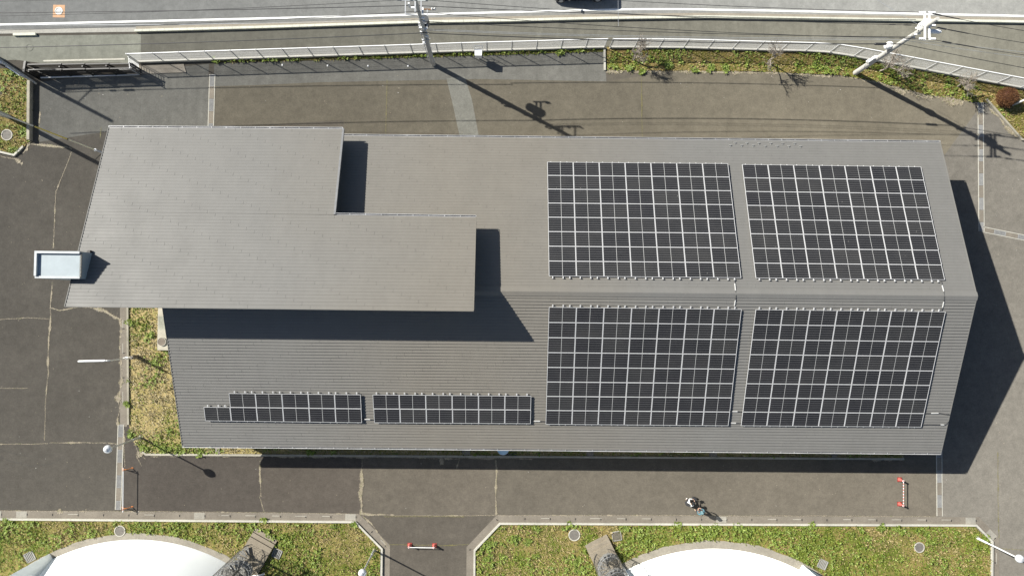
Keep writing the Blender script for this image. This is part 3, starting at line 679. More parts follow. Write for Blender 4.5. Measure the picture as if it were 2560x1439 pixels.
# walls
WALLM = concrete('wall_cladding', L(.36, .35, .33), .1)
def wall_ring(poly, zf, name, inset=0):
    mb = MB(); n = len(poly)
    for i in range(n):
        a, b = poly[i], poly[(i+1) % n]
        mb.quad((a[0], a[1], 0), (b[0], b[1], 0), (b[0], b[1], zf(b)), (a[0], a[1], zf(a)))
    return mb
x0, x1 = LE['sw'].x+.7, LE['se'].x-.7; y0, y1 = LE['se'].y+.75, LE['ne'].y-.7; ym = LE['re'].y
mb = wall_ring([(x0, y0), (x1, y0), (x1, ym), (x1, y1), (x0, y1), (x0, ym)], lambda p: roof_z(p[0], p[1])-.2, 'wall')
wl = mb.build('wall', WALLM, bld)
i_ = .45
mb = wall_ring([(HA.x+i_, HA.y-i_), (HB.x-i_, HB.y-i_), (HC.x-i_, HC.y-i_), (HD.x-i_, HD.y-i_), (HE.x-i_, HE.y+i_), (HF.x+i_, HF.y+i_)], lambda p: high_z(p[1])-.2, 'upper_wall')
uw = mb.build('upper_wall', WALLM, bld)
def opening(name, x, y, z, w_, h, ax, parent, m):
    mb = MB(); mb.box((x, y, z), (w_, .08, h) if ax == 'x' else (.08, w_, h)); o = mb.build(name, m, parent)
    fr = MB()
    for s in (-1, 1):
        fr.box((x+s*w_/2, y, z) if ax == 'x' else (x, y+s*w_/2, z), (.07, .13, h+.07) if ax == 'x' else (.13, .07, h+.07))
        fr.box((x, y, z+s*h/2), (w_, .12, .07) if ax == 'x' else (.12, w_, .07))
    fr.build('frame', STEELW, o); return o
for k in range(9): opening('window', x0+3.5+k*5.3, y0, 1.9, 1.8, 1.2, 'x', wl, GLASSD)
opening('shutter_door', x1, ym, 1.9, 4.2, 3.6, 'y', wl, STEELG)
for k in range(3): opening('door', x0+14+k*12, y1, 1.1, 1.6, 2.1, 'x', wl, STEELG)
# snow guards on the north roof
for k, (x, y) in enumerate([(1837, 357), (1866, 357.5), (1896, 358), (1926, 358), (1955, 359), (1985, 359)]+[(1825, 363.5), (1853, 364), (1882, 364), (1912, 365), (1942, 365), (1971, 365.5), (2000, 366)]):
    p = on_low(x, y); mb = MB(); mb.box((p.x, p.y, p.z+.05), (.19, .05, .07)); mb.box((p.x, p.y-.08, p.z+.045), (.05, .14, .02)); mb.build('snow_guard', mat('guard_metal', L(.24, .24, .23), .5), low_n)
# white ventilation shaft at the left verge
ZT = 10.05
xe = P(198.5, 660, ZT).x; xw = P(86, 660, ZT).x; yn = P(140, 627.5, ZT).y; ys = P(140, 695.5, ZT).y
SHW = mat('shaft_paint', L(.27, .315, .335), .6, var=.09, scale=1.0)
mb = MB(); mb.prism([(xw, ys), (xe, ys), (xe, yn), (xw, yn)], 0, ZT-.13)
sh = mb.build('ventilation_shaft', SHW, bld)
mb = MB(); t = .15
mb.box(((xw+xe)/2, yn-t/2, ZT-.08), (xe-xw, t, .24)); mb.box((xw+t/2, (yn+ys)/2, ZT-.08), (t, yn-ys-2*t, .24)); mb.box(((xw+xe)/2, ys+t/2, ZT-.13), (xe-xw, t, .14))
mb.build('parapet', mat('shaft_rim', L(.37, .39, .395), .55, var=.12), sh)
mb = MB()
for k in range(int((yn-ys)/.09)): mb.box((xe+.01, ys+.08+k*.09, ZT-.14), (.12, .05, .10))
mb.build('corrugated_edge', mat('corroded_edge', L(.16, .15, .13), .8, var=.5, scale=8), sh)
mb = MB(); q = on_high(227, 630); mb.box((q.x, q.y, q.z+.12), (.16, .22, .22)); mb.box((q.x-.1, q.y+.02, q.z+.08), (.2, .1, .1)); mb.build('flashing', DARKST, sh)

# ------------------------------------------------------------------ solar arrays
def ordw(i, n, first, last):
    w_ = ['second', 'third', 'fourth', 'fifth', 'sixth', 'seventh', 'eighth']
    return first if i == 0 else last if i == n-1 else w_[i-1]
PW, PH = 1.903, 1.134
proto = None
def make_panel():
    t = thing('solar_panel', (0, 0, 0), 'x', 'solar panel', 'solar panels on the roof')
    mb = MB(); mb.box((0, 0, .0), (PW-.02, PH-.02, .012)); mb.build('cell_glass', PANELM, t)
    mb = MB(); f = .029
    for s in (-1, 1):
        mb.box((0, s*(PH/2-.012), 0), (PW, .024, .040)); mb.box((s*(PW/2-f/2), 0, 0), (f, PH-.048, .040))
    mb.build('frame', FRAMEM, t); return t
def array(corners, nc, nr, name, rails, ridge_top, skip=()):
    """corners: nw ne se sw pixels of the module field; modules lie in the roof plane"""
    global proto
    up = .16
    C = [on_low(x, y, up) for x, y in corners]
    rk = thing('panel_rack', tuple((C[0]+C[2])/2-Vector((0, 0, .1))), f'metal mounting rails under the {name}', 'mounting rack', 'racks carrying the solar panels')
    for r in range(nr):
        for c in range(nc):
            if (r, c) in skip: continue
            u, v = (c+.5)/nc, (r+.5)/nr
            bil = lambda u, v: C[0].lerp(C[1], u).lerp(C[3].lerp(C[2], u), v)
            p = bil(u, v); ex = (bil(u+.4/nc, v)-bil(u-.4/nc, v)).normalized(); ey = (bil(u, v-.4/nr)-bil(u, v+.4/nr)); ez = ex.cross(ey).normalized(); ey = ez.cross(ex)
            if proto is None: o = proto = make_panel()
            else: o = dup(proto)
            sx_ = (bil(min(1, u+.5/nc), v)-bil(max(0, u-.5/nc), v)).length; sy_ = (bil(u, v+.5/nr)-bil(u, v-.5/nr)).length
            Mx = Matrix((ex, ey, ez)).transposed().to_4x4(); Mx.translation = p+ez*RNG.normal(0, .003)
            o.matrix_world = Mx @ Matrix.Diagonal((min(1.03, (sx_-.014)/PW), min(1.03, (sy_-.014)/PH), 1, 1))
            rw = ordw(r, nr, 'top', 'bottom'); sk = sum((r, q) in skip for q in range(c)); cw = ordw(c-sk, nc-sk, 'leftmost', 'rightmost')
            o['label'] = f'solar panel, {rw} row, {cw} column, {name}' if nr > 2 else f'solar panel, {rw} row, {cw} in the {name}'
    for k in range(rails):
        u = (k+.42+.16*math.sin(k*2.1))/rails
        v0 = 1/nr if any((0, c) in skip for c in range(nc)) and u < 1/nc else 0
        a, b = C[0].lerp(C[1], u), C[3].lerp(C[2], u)
        a = a.lerp(b, v0); d_ = (b-a).normalized(); dn = Vector((0, 0, -.055))
        ex0, ex1 = (.16, .05) if ridge_top else (.05, .16)
        mb = MB(); mb.bar(a-d_*ex0+dn, b+d_*ex1+dn, .045, .06)
        e = a-d_*(ex0-.04) if ridge_top else b+d_*(ex1-.04)
        q = d_.to_track_quat('X', 'Z').to_matrix().to_4x4(); q.translation = e+Vector((0, 0, -.03)); mb.box(None, (.08, .085, .08), M=q)
        o = mb.build('rail', FRAMEM, None, loc=tuple(rk.location)); o.parent = rk; o.location = (0, 0, 0)
    return C
array([(1368, 405), (1820, 409), (1853, 694.5), (1372, 690)], 7, 8, 'upper left array', 21, False)
array([(1855, 411), (2303, 417), (2362, 699.5), (1889, 695)], 7, 8, 'upper right array', 21, False)
array([(1372, 767), (1854, 772.5), (1821, 1063.5), (1364, 1060)], 7, 8, 'lower left array', 21, True)
array([(1889, 773), (2364, 778.5), (2303, 1067), (1852, 1063.5)], 7, 8, 'lower right array', 21, True)
array([(506, 981.5), (902, 985.5), (905, 1056), (513, 1051)], 6, 2, 'stepped small array near the left eaves', 17, True, skip=((0, 0),))
array([(931, 985.5), (1328, 989), (1327, 1058.5), (936, 1056)], 6, 2, 'plain small array left of the big arrays', 17, True)
# cables between the arrays
def conduit(pts, label, r=.035, white=True, up=.05):
    P3 = [on_low(x, y, up) for x, y in pts]
    mb = MB(); mb.tube(P3, r, 8); o = None
    t = thing('roof_conduit', tuple(P3[0]), label, 'conduit', 'cable conduits on the roof')
    o = mb.build('cable', mat('conduit_dark', L(.05, .05, .05), .5), None, loc=tuple(P3[0])); o.parent = t; o.location = (0, 0, 0)
    if white:
        a, b = P3[len(P3)//2-1], P3[len(P3)//2]
        mb = MB(); mb.tube([a.lerp(b, .1), a.lerp(b, .9)], r*1.2, 8); o = mb.build('sleeve', mat('sleeve_grey', L(.40, .40, .39), .5), None, loc=tuple(P3[0])); o.parent = t; o.location = (0, 0, 0)
conduit([(1836, 697), (1837, 706), (1839, 728), (1840, 739)], 'cable dropping over the ridge between upper and lower left arrays, upper half')
conduit([(1840, 739), (1839, 748), (1836, 766), (1835, 771)], 'cable dropping over the ridge between upper and lower left arrays, lower half')
conduit([(2353, 702), (2355, 711), (2360, 730), (2361, 741)], 'cable crossing the ridge near the right end, upper half')
conduit([(2361, 741), (2360, 752), (2356, 770), (2354, 777)], 'cable crossing the ridge near the right end, lower half')
conduit([(905, 1047.5), (910, 1047.5), (927, 1048), (934, 1048.5)], 'short conduit between the two small arrays')
conduit([(1328, 1052), (1333, 1052), (1352, 1052), (1364, 1053)], 'short conduit between small array and lower left array')
conduit([(1824, 1028), (1829, 1028), (1845, 1028), (1856, 1029)], 'upper conduit in the gap between the lower arrays')
conduit([(1821, 1056), (1826, 1056.5), (1841, 1057), (1853, 1057)], 'lower conduit in the gap between the lower arrays')
conduit([(2311, 1032.5), (2325, 1032.5), (2348, 1032), (2362, 1034.5), (2375, 1036.5)], 'upper conduit running off the right verge')
conduit([(2305, 1061), (2318, 1060.5), (2350, 1061), (2361, 1061.5), (2367, 1058), (2370, 1053)], 'lower conduit curling at the right verge')
# ------------------------------------------------------------------ fences
def fence(base_px, zb, hgt, label, wall=True, step=2.0, arm=.0):
    pts = [Vector(G(x, y, zb)) for x, y in base_px]
    posts = resample(pts, step)
    if (posts[-1]-pts[-1]).length > .5: posts.append(pts[-1])
    t = thing('mesh_fence', (posts[0].x, posts[0].y, 0), label, 'fence')
    def child(mb, nm, m):
        o = mb.build(nm, m, None, loc=(posts[0].x, posts[0].y, 0)); o.parent = t; o.location = (0, 0, 0); return o
    if wall:
        mb = MB(); strip(mb, pts, -.075, .075, 0, zb); child(mb, 'base_wall', KERBM)
    for p in posts:
        mb = MB(); mb.tube([(p.x, p.y, zb-.02), (p.x, p.y, zb+hgt)], .034, 8); mb.box((p.x, p.y, zb+hgt+.02), (.09, .09, .04)); child(mb, 'post', FENCEM)
    for a, b in zip(posts[:-1], posts[1:]):
        mb = MB(); A = Vector((a.x, a.y, zb)); B = Vector((b.x, b.y, zb)); d = (B-A).normalized(); l = (B-A).length
        nrm = Vector((-d.y, d.x, 0))*-.03
        n = int(hgt/.075)
        for k in range(n+1):
            z = Vector((0, 0, .05+k*(hgt-.06)/n)); r = .0065 if k % 7 else .011
            mb.bar(A+z+nrm, B+z+nrm, r*1.1)
        for k in range(int(l/.13)):
            p = A+d*(k+.5)*.13+nrm; mb.bar(p+Vector((0, 0, .03)), p+Vector((0, 0, hgt-.01)), .0065)
        child(mb, 'mesh_panel', FENCEM)
        mb = MB(); z = Vector((0, 0, hgt)); mb.bar(A+z, B+z, .06, .05); child(mb, 'top_rail', STEELW)
    return t
fence(FBASE1, .30, 1.62, 'white mesh fence along the yard, left half, from gate to bare trees')
fence(FBASE2, .30, 1.62, 'white mesh fence behind the bare trees, right half, curving down at the right')
fence([(-60, 112), (0, 150), (52, 184)], .2, 1.6, 'short mesh fence left of the gate, slanting', step=1.9)
fence([(52, 184), (88, 208)], .2, 1.6, 'short mesh fence return beside the small left bed', step=1.2)

# ------------------------------------------------------------------ sliding gate
gp = G(225, 184); gate = thing('sliding_gate', (gp[0], gp[1], 0), 'black telescopic sliding gate, half folded, at the upper left entrance', 'gate')
def gchild(mb, nm, m):
    o = mb.build(nm, m, None, loc=(gp[0], gp[1], 0)); o.parent = gate; o.location = (0, 0, 0); return o
gx = [98, 177, 233, 291, 348]
for nm, y0, y1 in (('ground_rail', 194.5, 186.5), ('ground_rail', 177, 174)):
    a, b = P(102, y0, .06), P(350, y1, .06); mb = MB(); mb.bar(a, b, .07, .10); gchild(mb, nm, STEELW)
for i, x in enumerate(gx):
    f = (x-98)/250.0
    a, b = P(x, 194-7*f, .10), P(x, 174-3*f, .10)
    mb = MB(); mb.bar(a, b, .14, .12); m_ = a.lerp(b, .5)
    for q in (a.lerp(b, .12), a.lerp(b, .88)): mb.bar(q, q+Vector((0, 0, 1.25)), .09)
    mb.bar(m_, m_+Vector((0, 0, 1.45)), .10); gchild(mb, 'post', DARKST)
for i in range(4):
    xa, xb = gx[i], gx[i+1]+6
    for row, yb in ((0, 190.5-i*1.4), (1, 178-i*.8)):
        mb = MB(); h = 1.42-.04*i+.05*row
        a, b = P(xa, yb, .14), P(xb, yb-1.6, .14); d = b-a; n = int(d.length/.085)
        for z, th in ((0.0, .06), (h*.5, .035), (h, .085)): mb.bar(a+Vector((0, 0, z)), b+Vector((0, 0, z)), th, th)
        for k in range(n+1):
            p = a.lerp(b, k/n); mb.bar(p, p+Vector((0, 0, h+.05)), .022, .022)
        gchild(mb, 'lattice_panel', DARKST)
mb = MB(); a = P(96, 196, 0); b = P(99, 174, 0)
for q in (a, b, a.lerp(b, .5)): mb.bar(q, q+Vector((0, 0, 1.7)), .16)
mb.bar(a+Vector((0, 0, 1.65)), b+Vector((0, 0, 1.65)), .16); mb.bar(a+Vector((0, 0, .6)), b+Vector((0, 0, .6)), .12); gchild(mb, 'end_frame', DARKST)
mb = MB(); a, b = P(350, 188, .1), P(347, 160, .1)
for k in range(9):
    z = Vector((0, 0, .08+k*.18)); mb.bar(a+z, b+z, .03, .03)
for q in (a, b, a.lerp(b, .5)): mb.bar(q, q+Vector((0, 0, 1.6)), .05)
gchild(mb, 'receiving_frame', STEELG)

# ------------------------------------------------------------------ drains, covers
def drain(p0, p1, label, w_=.44, start=0, wide=False):
    a, b = Vector(G(*p0)), Vector(G(*p1)); d = (b-a); l = d.length; d.normalize(); ang = math.atan2(d.y, d.x); n_ = Vector((-d.y, d.x))
    t = thing('drain_channel', (a.x, a.y, 0), label, 'drain', 'drain channels across the yard')
    def ch(mb, nm, m):
        o = mb.build(nm, m, None, loc=(a.x, a.y, 0)); o.parent = t; o.location = (0, 0, 0); return o
    for s in (-1, 1):
        c = a+d*l/2+n_*s*w_/2; mb = MB(); mb.box((c.x, c.y, .012), (l, .055, .024), ang); ch(mb, 'edge_angle', KERBM)
    mb = MB(); c = a+d*l/2; mb.box((c.x, c.y, .003), (l, w_-.05, .012), ang); ch(mb, 'channel', DARKGAP)
    s = 0; k = start
    while s < l-.1:
        e = min(l, s+(1.0 if k % 2 == 0 else 1.0)); c = a+d*(s+e)/2; mb = MB()
        if k % 2:
            mb.box((c.x, c.y, .014), (e-s-.02, w_-.07, .016), ang); ch(mb, 'lid', CONC)
        else:
            for j in range(5):
                q = c+n_*(j-2)*(w_-.1)/4.6; mb.box((q.x, q.y, .017), (e-s-.03, .042, .014), ang)
            for s2 in (-1, 1):
                q = c+d*s2*(e-s-.05)/2; mb.box((q.x, q.y, .0185), (.03, w_-.08, .014), ang)
            ch(mb, 'grate', mat('grate_bars', L(.27, .27, .265), .8, 0, spec=.1))
        s = e; k += 1
drain((531, 186), (527, 324), 'drain channel with steel grates left of the long brown asphalt strip')
drain((2451, 222), (2453.5, 578), 'drain channel with steel grates right of the building corner', start=1)
drain((2455, 573), (2575, 597), 'pale lidded drain branch slanting to the right edge', w_=.42, start=1)
drain((302.5, 1060), (295.5, 1273), 'drain channel with steel grates in the lower left, beside the orange barricade', start=0)
drain((2347.5, 1112), (2349, 1289), 'drain channel with steel grates below the right roof corner', start=0)
def cover(px, py, r, label, ring=KERBM, plate=None, z=.10):
    c = P(px, py); t = thing('manhole_cover', (c.x, c.y, 0), label, 'manhole cover')
    mb = MB(); R = r*PXM; k = z
    mb.lathe((0, 0, 0), [(R, 0), (R, k), (R*.85, k), (R*.85, k-.03)], 36, cap=False); mb.build('ring', ring, t)
    mb = MB(); mb.lathe((0, 0, 0), [(.001, k-.025), (R*.85, k-.025)], 36, cap=False)
    mb.tube([(R*.3, 0, k-.022), (R*.42, 0, k-.022)], .02, 6)
    mb.build('plate', plate or mat('cover_plate', L(.125, .115, .10), .8, 0, var=.15, scale=6), t)
    return t
cover(301, 1325.5, 13.5, 'round cover with pale ring in the lower left bed')
cover(1435.5, 1335.5, 14.5, 'round cover with pale ring left of the right staircase')
cover(2297, 1366.5, 13, 'round cover with pale ring in the lower right corner bed')
cover(19, 338, 14, 'round cover with pale ring in the small left bed')
cover(190, 206.5, 7.5, 'faint round cover in the asphalt below the gate', ring=SLABM, plate=ASPH_G, z=.03)
mb = MB(); o_ = P(147.5, 28.5); mb.box((o_.x, o_.y, .010), (.95, 1.02, .005)); tag(mb.build('road_patch', mat('orange_road_paint', L(.42, .25, .14), .85)), 'orange painted square on the road', kind='structure')
cover(147.5, 28, 9.5, 'white round cover in an orange square on the road', ring=WHITEPAINT, plate=mat('pale_cover', L(.45, .44, .42), .7), z=.04)
cover(74, 119, 9, 'faint round cover in the pale sidewalk outside the gate', ring=WALKC, plate=SLABM, z=.02)
def grate(px, py, s, rz, label, m=None, bars=6, solid=False):
    c = P(px, py); t = thing('drain_grate', (c.x, c.y, 0), label, 'grate', rz=rz)
    mb = MB(); 
    for k in (-1, 1):
        mb.box((k*s/2, 0, .06), (.05, s, .08)); mb.box((0, k*s/2, .06), (s, .05, .08))
    mb.build('frame', mat('grate_frame', L(.26, .255, .24), .8, 0, spec=.1), t); mb = MB(); mb.box((0, 0, .03), (s, s, .02)); mb.build('pit', DARKGAP if not solid else SLABM, t)
    mb = MB()
    for k in range(bars): mb.box(((k-(bars-1)/2)*s/(bars-.2), 0, .07), (s/bars*.5, s*.94, .03))
    mb.build('bars', m or mat('grate_bars', L(.27, .27, .265), .8, 0, spec=.1), t)
grate(76, 1390, .72, .5, 'square steel grate in the grass at the lower left')
grate(693, 1381.5, .66, -.38, 'square steel grate by the left staircase shadow')
grate(2055.5, 1408.5, .68, -.42, 'square steel grate near the right tank buttress')
grate(1541.5, 1338, .70, .17, 'grey square slab behind the right staircase', m=SLABM, bars=8, solid=True)

# concrete slab beside the building, with round cover
z_ = .34; a = PP([(395, 765), (438, 765), (431, 875.5), (393, 874.5)], z_)
mb = MB(); mb.prism([(p.x, p.y) for p in a], 0, z_); tag(mb.build('concrete_slab', mat('pale_slab', L(.36, .335, .27), .85, var=.18, scale=1.2)), 'pale concrete slab along the left wall of the building', 'slab')
mb = MB(); mb.prism([(p.x, p.y) for p in PP([(396, 790), (418, 790), (414, 824), (396, 824)], z_+.004)], z_, z_+.004); 
tag(mb.build('stain', concrete('grey_stain', L(.27, .27, .22), .3)), 'grey weathered patch on the pale slab', kind='structure')
c = P(405.5, 853.5, z_); t = thing('manhole_cover', (c.x, c.y, z_), 'brown round lid on the pale slab beside the building', 'manhole cover')
mb = MB(); mb.lathe((0, 0, 0), [(.34, 0), (.34, .10), (.31, .10), (.31, .085)], 32, cap=False); mb.build('ring', KERBM, t)
mb = MB(); mb.lathe((0, 0, 0), [(.001, .085), (.31, .085)], 32, cap=False); mb.build('plate', mat('rusty_plate', L(.14, .115, .09), .7, .2, var=.2), t)
# slabs under the south eaves
for i, (x, y, w_, h_) in enumerate([(545, 1125, .36, .5), (1165, 1128, .65, .45), (1475, 1131, .55, .6), (1782, 1133, .6, .6), (2084, 1135, .5, .5)]):
    c = P(x, y); mb = MB(); mb.box((0, 0, .06), (w_, h_, .12))
    o = mb.build('concrete_block', SLABM); o.location = c
    tag(o, ['small grey block under the left eaves by the dark weeds', 'dark concrete block left of the blue disc', 'concrete block under the eaves, first right of the dark mat', 'concrete block under the middle of the eaves', 'concrete block under the right part of the eaves'][i], 'block')
c = P(1272, 1128); mb = MB(); mb.box((0, 0, .06), (1.25, .6, .03)); o = mb.build('floor_mat', mat('dark_mat', L(.05, .05, .055), .8)); o.location = c; tag(o, 'dark mat below the eaves under the blue disc', 'mat')
c = P(1257.5, 1121.5, 1.1); t = thing('convex_mirror', (c.x, c.y, 0), 'pale blue round disc jutting out below the eaves', 'mirror')
mb = MB(); mb.lathe((0, 0, 1.1), [(.45, -.02), (.45, .02), (.41, .03), (.25, .05), (.001, .06)], 32); mb.build('disc', mat('sky_reflection_blue', L(.42, .60, .72), .25, var=.03), t)  # sky reflection painted in as an even pale blue
mb = MB(); mb.lathe((0, 0, 1.1), [(.47, -.03), (.47, .025), (.445, .025), (.445, -.03)], 32, cap=False); mb.build('rim', STEELW, t)
mb = MB(); mb.tube([(0, .2, 0), (0, .2, 1.05)], .04, 8); mb.build('post', STEELG, t)
# white pavement marks
for i, (x, y) in enumerate([(706, 163), (819, 164.5), (920, 165.5), (1020, 165.5)]):
    c = P(x, y); mb = MB(); mb.box((0, 0, .02), (.11, .13, .04)); mb.box((0, 0, .045), (.07, .09, .012)); o = mb.build('boundary_marker', STEELW); o.location = c
    tag(o, ['leftmost small white marker block below the fence', 'second small white marker from the left below the fence', 'third small white marker from the left below the fence', 'small white marker below the fence nearest the utility pole'][i], 'marker', 'white marker blocks below the fence')

# ------------------------------------------------------------------ cones, barricade
def cone(px, py, label):
    c = P(px, py); t = thing('traffic_cone', (c.x, c.y, 0), label, 'traffic cone', 'red traffic cones')
    mb = MB(); mb.box((0, 0, .02), (.36, .36, .04)); mb.build('base', mat('cone_base', L(.22, .03, .025), .6), t)
    mb = MB(); mb.lathe((0, 0, 0), [(.155, .04), (.145, .07), (.05, .52), (.045, .60), (.03, .62)], 20); mb.build('body', CONER, t, smooth=False)
    return c
def conebar(a, b, label, stripes):
    za = .56; A, B = Vector((a.x, a.y, za)), Vector((b.x, b.y, za)); d = (B-A).normalized()
    t = thing('cone_bar', tuple(A), label, 'barrier bar')
    n = 16; ms = [STEELW, CONER]
    mb = MB()
    for k in range(n):
        p, q = A.lerp(B, .02+k*.96/n), A.lerp(B, .02+(k+1)*.96/n); mb.tube([p, q], .028, 8, mi=(k % 2 if stripes else 0))
    o = mb.build('bar', [STEELW, mat('bar_red', L(.42, .10, .06), .5)], None, loc=tuple(A)); o.parent = t; o.location = (0, 0, 0)
    mb = MB()
    for q in (A, B): mb.lathe((q.x, q.y, za), [(.075, -.02), (.075, .02), (.05, .02), (.05, -.02)], 16, cap=False)
    o = mb.build('end_loop', STEELW, None, loc=tuple(A)); o.parent = t; o.location = (0, 0, 0)
a = cone(1024.5, 1361, 'red traffic cone at the left end of the white bar'); b = cone(1086, 1362, 'red traffic cone at the right end of the white bar')
conebar(a, b, 'plain white bar between two cones in the lane between the grass beds', False)
a = cone(2248.5, 1197.5, 'red traffic cone at the shaded end of the striped bar, nearer the building'); b = cone(2248.5, 1258.5, 'red traffic cone at the end of the striped bar nearer the grass')
conebar(a, b, 'red and white striped bar between two cones at the right', True)
c0, c1 = P(319.5, 1170), P(319, 1266.5); t = thing('pipe_barricade', (c0.x, c0.y, 0), 'orange A-frame barricade with a white pipe at the lower left drain', 'barricade')
mbs = []
for c in (c0, c1):
    mb = MB(); ap = c+Vector((0, 0, .68))
    for s in (-1, 1):
        ft = c+Vector((s*.36, s*.03, .02)); mb.bar(ft, ap+Vector((-s*.03, 0, .04)), .05); mb.box((ft.x, ft.y, .015), (.14, .10, .03))
    mb.bar(c+Vector((-.18, 0, .34)), c+Vector((.18, 0, .34)), .04)
    o = mb.build('frame', ORANGE, None, loc=tuple(c0)); o.parent = t; o.location = (0, 0, 0)
mb = MB(); mb.tube([c0+Vector((0, .2, .66)), c1+Vector((0, -.2, .66))], .03, 10); o = mb.build('pipe', STEELW, None, loc=tuple(c0)); o.parent = t; o.location = (0, 0, 0)

# ------------------------------------------------------------------ lamps and slim poles
SILVER = mat('lamp_globe', L(.62, .64, .66), .18, .15, var=.04)
def lamp(px, py, h, label):
    c = P(px, py); t = thing('globe_lamp', (c.x, c.y, 0), label, 'street lamp', 'globe lamps round the yard')
    mb = MB(); mb.tube([(0, 0, 0), (0, 0, 1.1), (0, 0, 1.12), (0, 0, h-.2)], [.085, .08, .06, .05], 12); mb.build('pole', STEELW if px > 2000 else STEELG, t)
    mb = MB(); mb.lathe((0, 0, 0), [(.28, 0), (.28, .03), (.10, .06), (.08, .16)], 20); mb.build('base_plate', KERBM, t)
    pr = [(.30*math.sin(a), h+.30*math.cos(math.pi-a)) for a in [math.pi*k/12 for k in range(13)]]
    mb = MB(); mb.lathe((0, 0, 0), [(max(.001, r), z) for r, z in pr], 24); mb.build('globe', SILVER, t, smooth=True)
    mb = MB(); mb.lathe((0, 0, h-.30), [(.10, -.06), (.14, .0), (.12, .06)], 16); mb.build('collar', STEELG, t)
    mb = MB(); mb.lathe((0, 0, h+.2), [(.13, 0), (.13, .10), (.06, .13)], 16); mb.build('cap', STEELG, t)
lamp(936, 1373, 4.75, 'globe lamp in the grass corner left of the lane')
lamp(2443, 1344, 4.5, 'globe lamp leaning over the lower right corner kerb')
lamp(352, 1092, 4.55, 'globe lamp at the corner of the side bed, over the drain')
c = P(344, 891); t = thing('arm_lamp', (c.x, c.y, 0), 'thin pole lamp with a bright white tube reaching over the dark yard', 'street lamp')
mb = MB(); mb.tube([(0, 0, 0), (0, 0, .9)], [.16, .14], 12); mb.build('stub_post', mat('dark_stub', L(.16, .14, .115), .85), t)
mb = MB(); mb.tube([(0, 0, .9), (0, 0, 3.9), (-.12, 0, 4.0), (-.25, 0, 4.02)], .048, 8); mb.build('pole', STEELW, t)
mb = MB()
for z, q in ((1.3, .16), (1.6, .22), (1.95, .14)): mb.box((0, .02, z), (q, q*.8, .12))
mb.build('clamp', STEELW, t)
mb = MB(); mb.tube([(-.22, 0, 4.03), (-.28, 0, 4.03), (-2.15, -.06, 4.08), (-2.2, -.06, 4.08)], [.04, .072, .072, .04], 12); mb.build('tube', mat('lamp_tube', L(.84, .84, .83), .4, var=.02), t)
c = P(2529, 263); t = thing('lamp_post', (c.x, c.y, 0), 'white pole beside the round red shrub at the right edge', 'lamp post')
mb = MB(); mb.tube([(0, 0, 0), (0, 0, 1.2), (0, 0, 5.2)], [.09, .08, .06], 12); mb.build('pole', STEELW, t)
mb = MB(); mb.lathe((0, 0, 5.4), [(.001, -.3), (.2, -.22), (.3, 0), (.2, .22), (.001, .3)], 18); mb.build('globe', SILVER, t, smooth=True)
# cabinet on a post by the fence
c = P(1197, 147); t = thing('post_cabinet', (c.x, c.y, 0), 'white meter cabinet on a post in front of the fence', 'cabinet')
mb = MB(); mb.tube([(0, 0, 0), (0, 0, .75)], .05, 8); mb.build('post', STEELW, t)
mb = MB(); mb.box((0, 0, 1.05), (.52, .46, .62)); mb.box((0, 0, 1.375), (.56, .5, .03)); mb.build('box', STEELW, t)
mb = MB()
for s in (-1, 1): mb.tube([(s*.33, .42, 0), (s*.33, .42, 1.62)], .025, 6)
for z in (.8, 1.15, 1.62): mb.tube([(-.33, .42, z), (.33, .42, z)], .02, 6)
mb.tube([(-.33, .42, .8), (0, .05, .9)], .02, 6); mb.tube([(.33, .42, .8), (0, .05, .9)], .02, 6); mb.build('bracket_frame', STEELW, t)

# ------------------------------------------------------------------ utility poles and lines
def upole(c, h, r0, r1, label, steps=True):
    t = thing('utility_pole', tuple(c), label, 'utility pole', 'concrete utility poles')
    mb = MB(); mb.tube([(0, 0, 0), (0, 0, h*.5), (0, 0, h)], [r0, (r0+r1)/2, r1], 18); mb.build('pole', POLEC, t, smooth=False)
    if steps:
        for k in range(14):
            z = 2.0+k*.45; s = 1 if k % 2 else -1
            if z > h-.6: break
            mb = MB(); mb.bar((0, 0, z), (s*.30, s*.1, z), .025); mb.build('step_bolt', STEELG, t)
    return t
def arm(t, z, half, ang=0.0, off=.0, m=None, ins=True, pair=True):
    """crossarm across the line (north-south), with strain insulators"""
    mb = MB(); ca, sa = math.cos(ang), math.sin(ang)
    for s in ((-1, 1) if pair else (0,)):
        x = s*.15; mb.bar((x*ca-(-half+off)*sa, x*sa+(-half+off)*ca, z), (x*ca-(half+off)*sa, x*sa+(half+off)*ca, z), .09, .11)
    mb.build('crossarm', m or STEELW, t)
    if ins:
        for o in (-half+.08, 0.02, half-.08):
            for s in (-1, 1):
                mb = MB()
                for k in range(3): mb.lathe((s*(.26+.13*k)*ca-(o+off)*sa, s*(.26+.13*k)*sa+(o+off)*ca, z+.02), [(.03, -.06), (.075, -.03), (.075, .03), (.03, .06)], 10)
                mb.build('insulator', INSUL, t)
p1 = P(1083, 161.5); t1 = upole(p1, 12.6, .19, .11, 'left utility pole, crowded with brackets, standing on the yard edge')
arm(t1, 11.75, .85, pair=False, m=STEELG, ins=False)
mb = MB(); mb.bar((-.35, 1.42, 7.05), (.85, 1.42, 7.05), .08, .08); mb.build('bracket_arm', WOODB, t1)
mb = MB(); mb.bar((-.1, 0, 7.05), (-.1, 1.42, 7.05), .08); mb.bar((.25, 0, 7.05), (.25, 1.42, 7.05), .08); mb.build('support_arm', STEELG, t1)
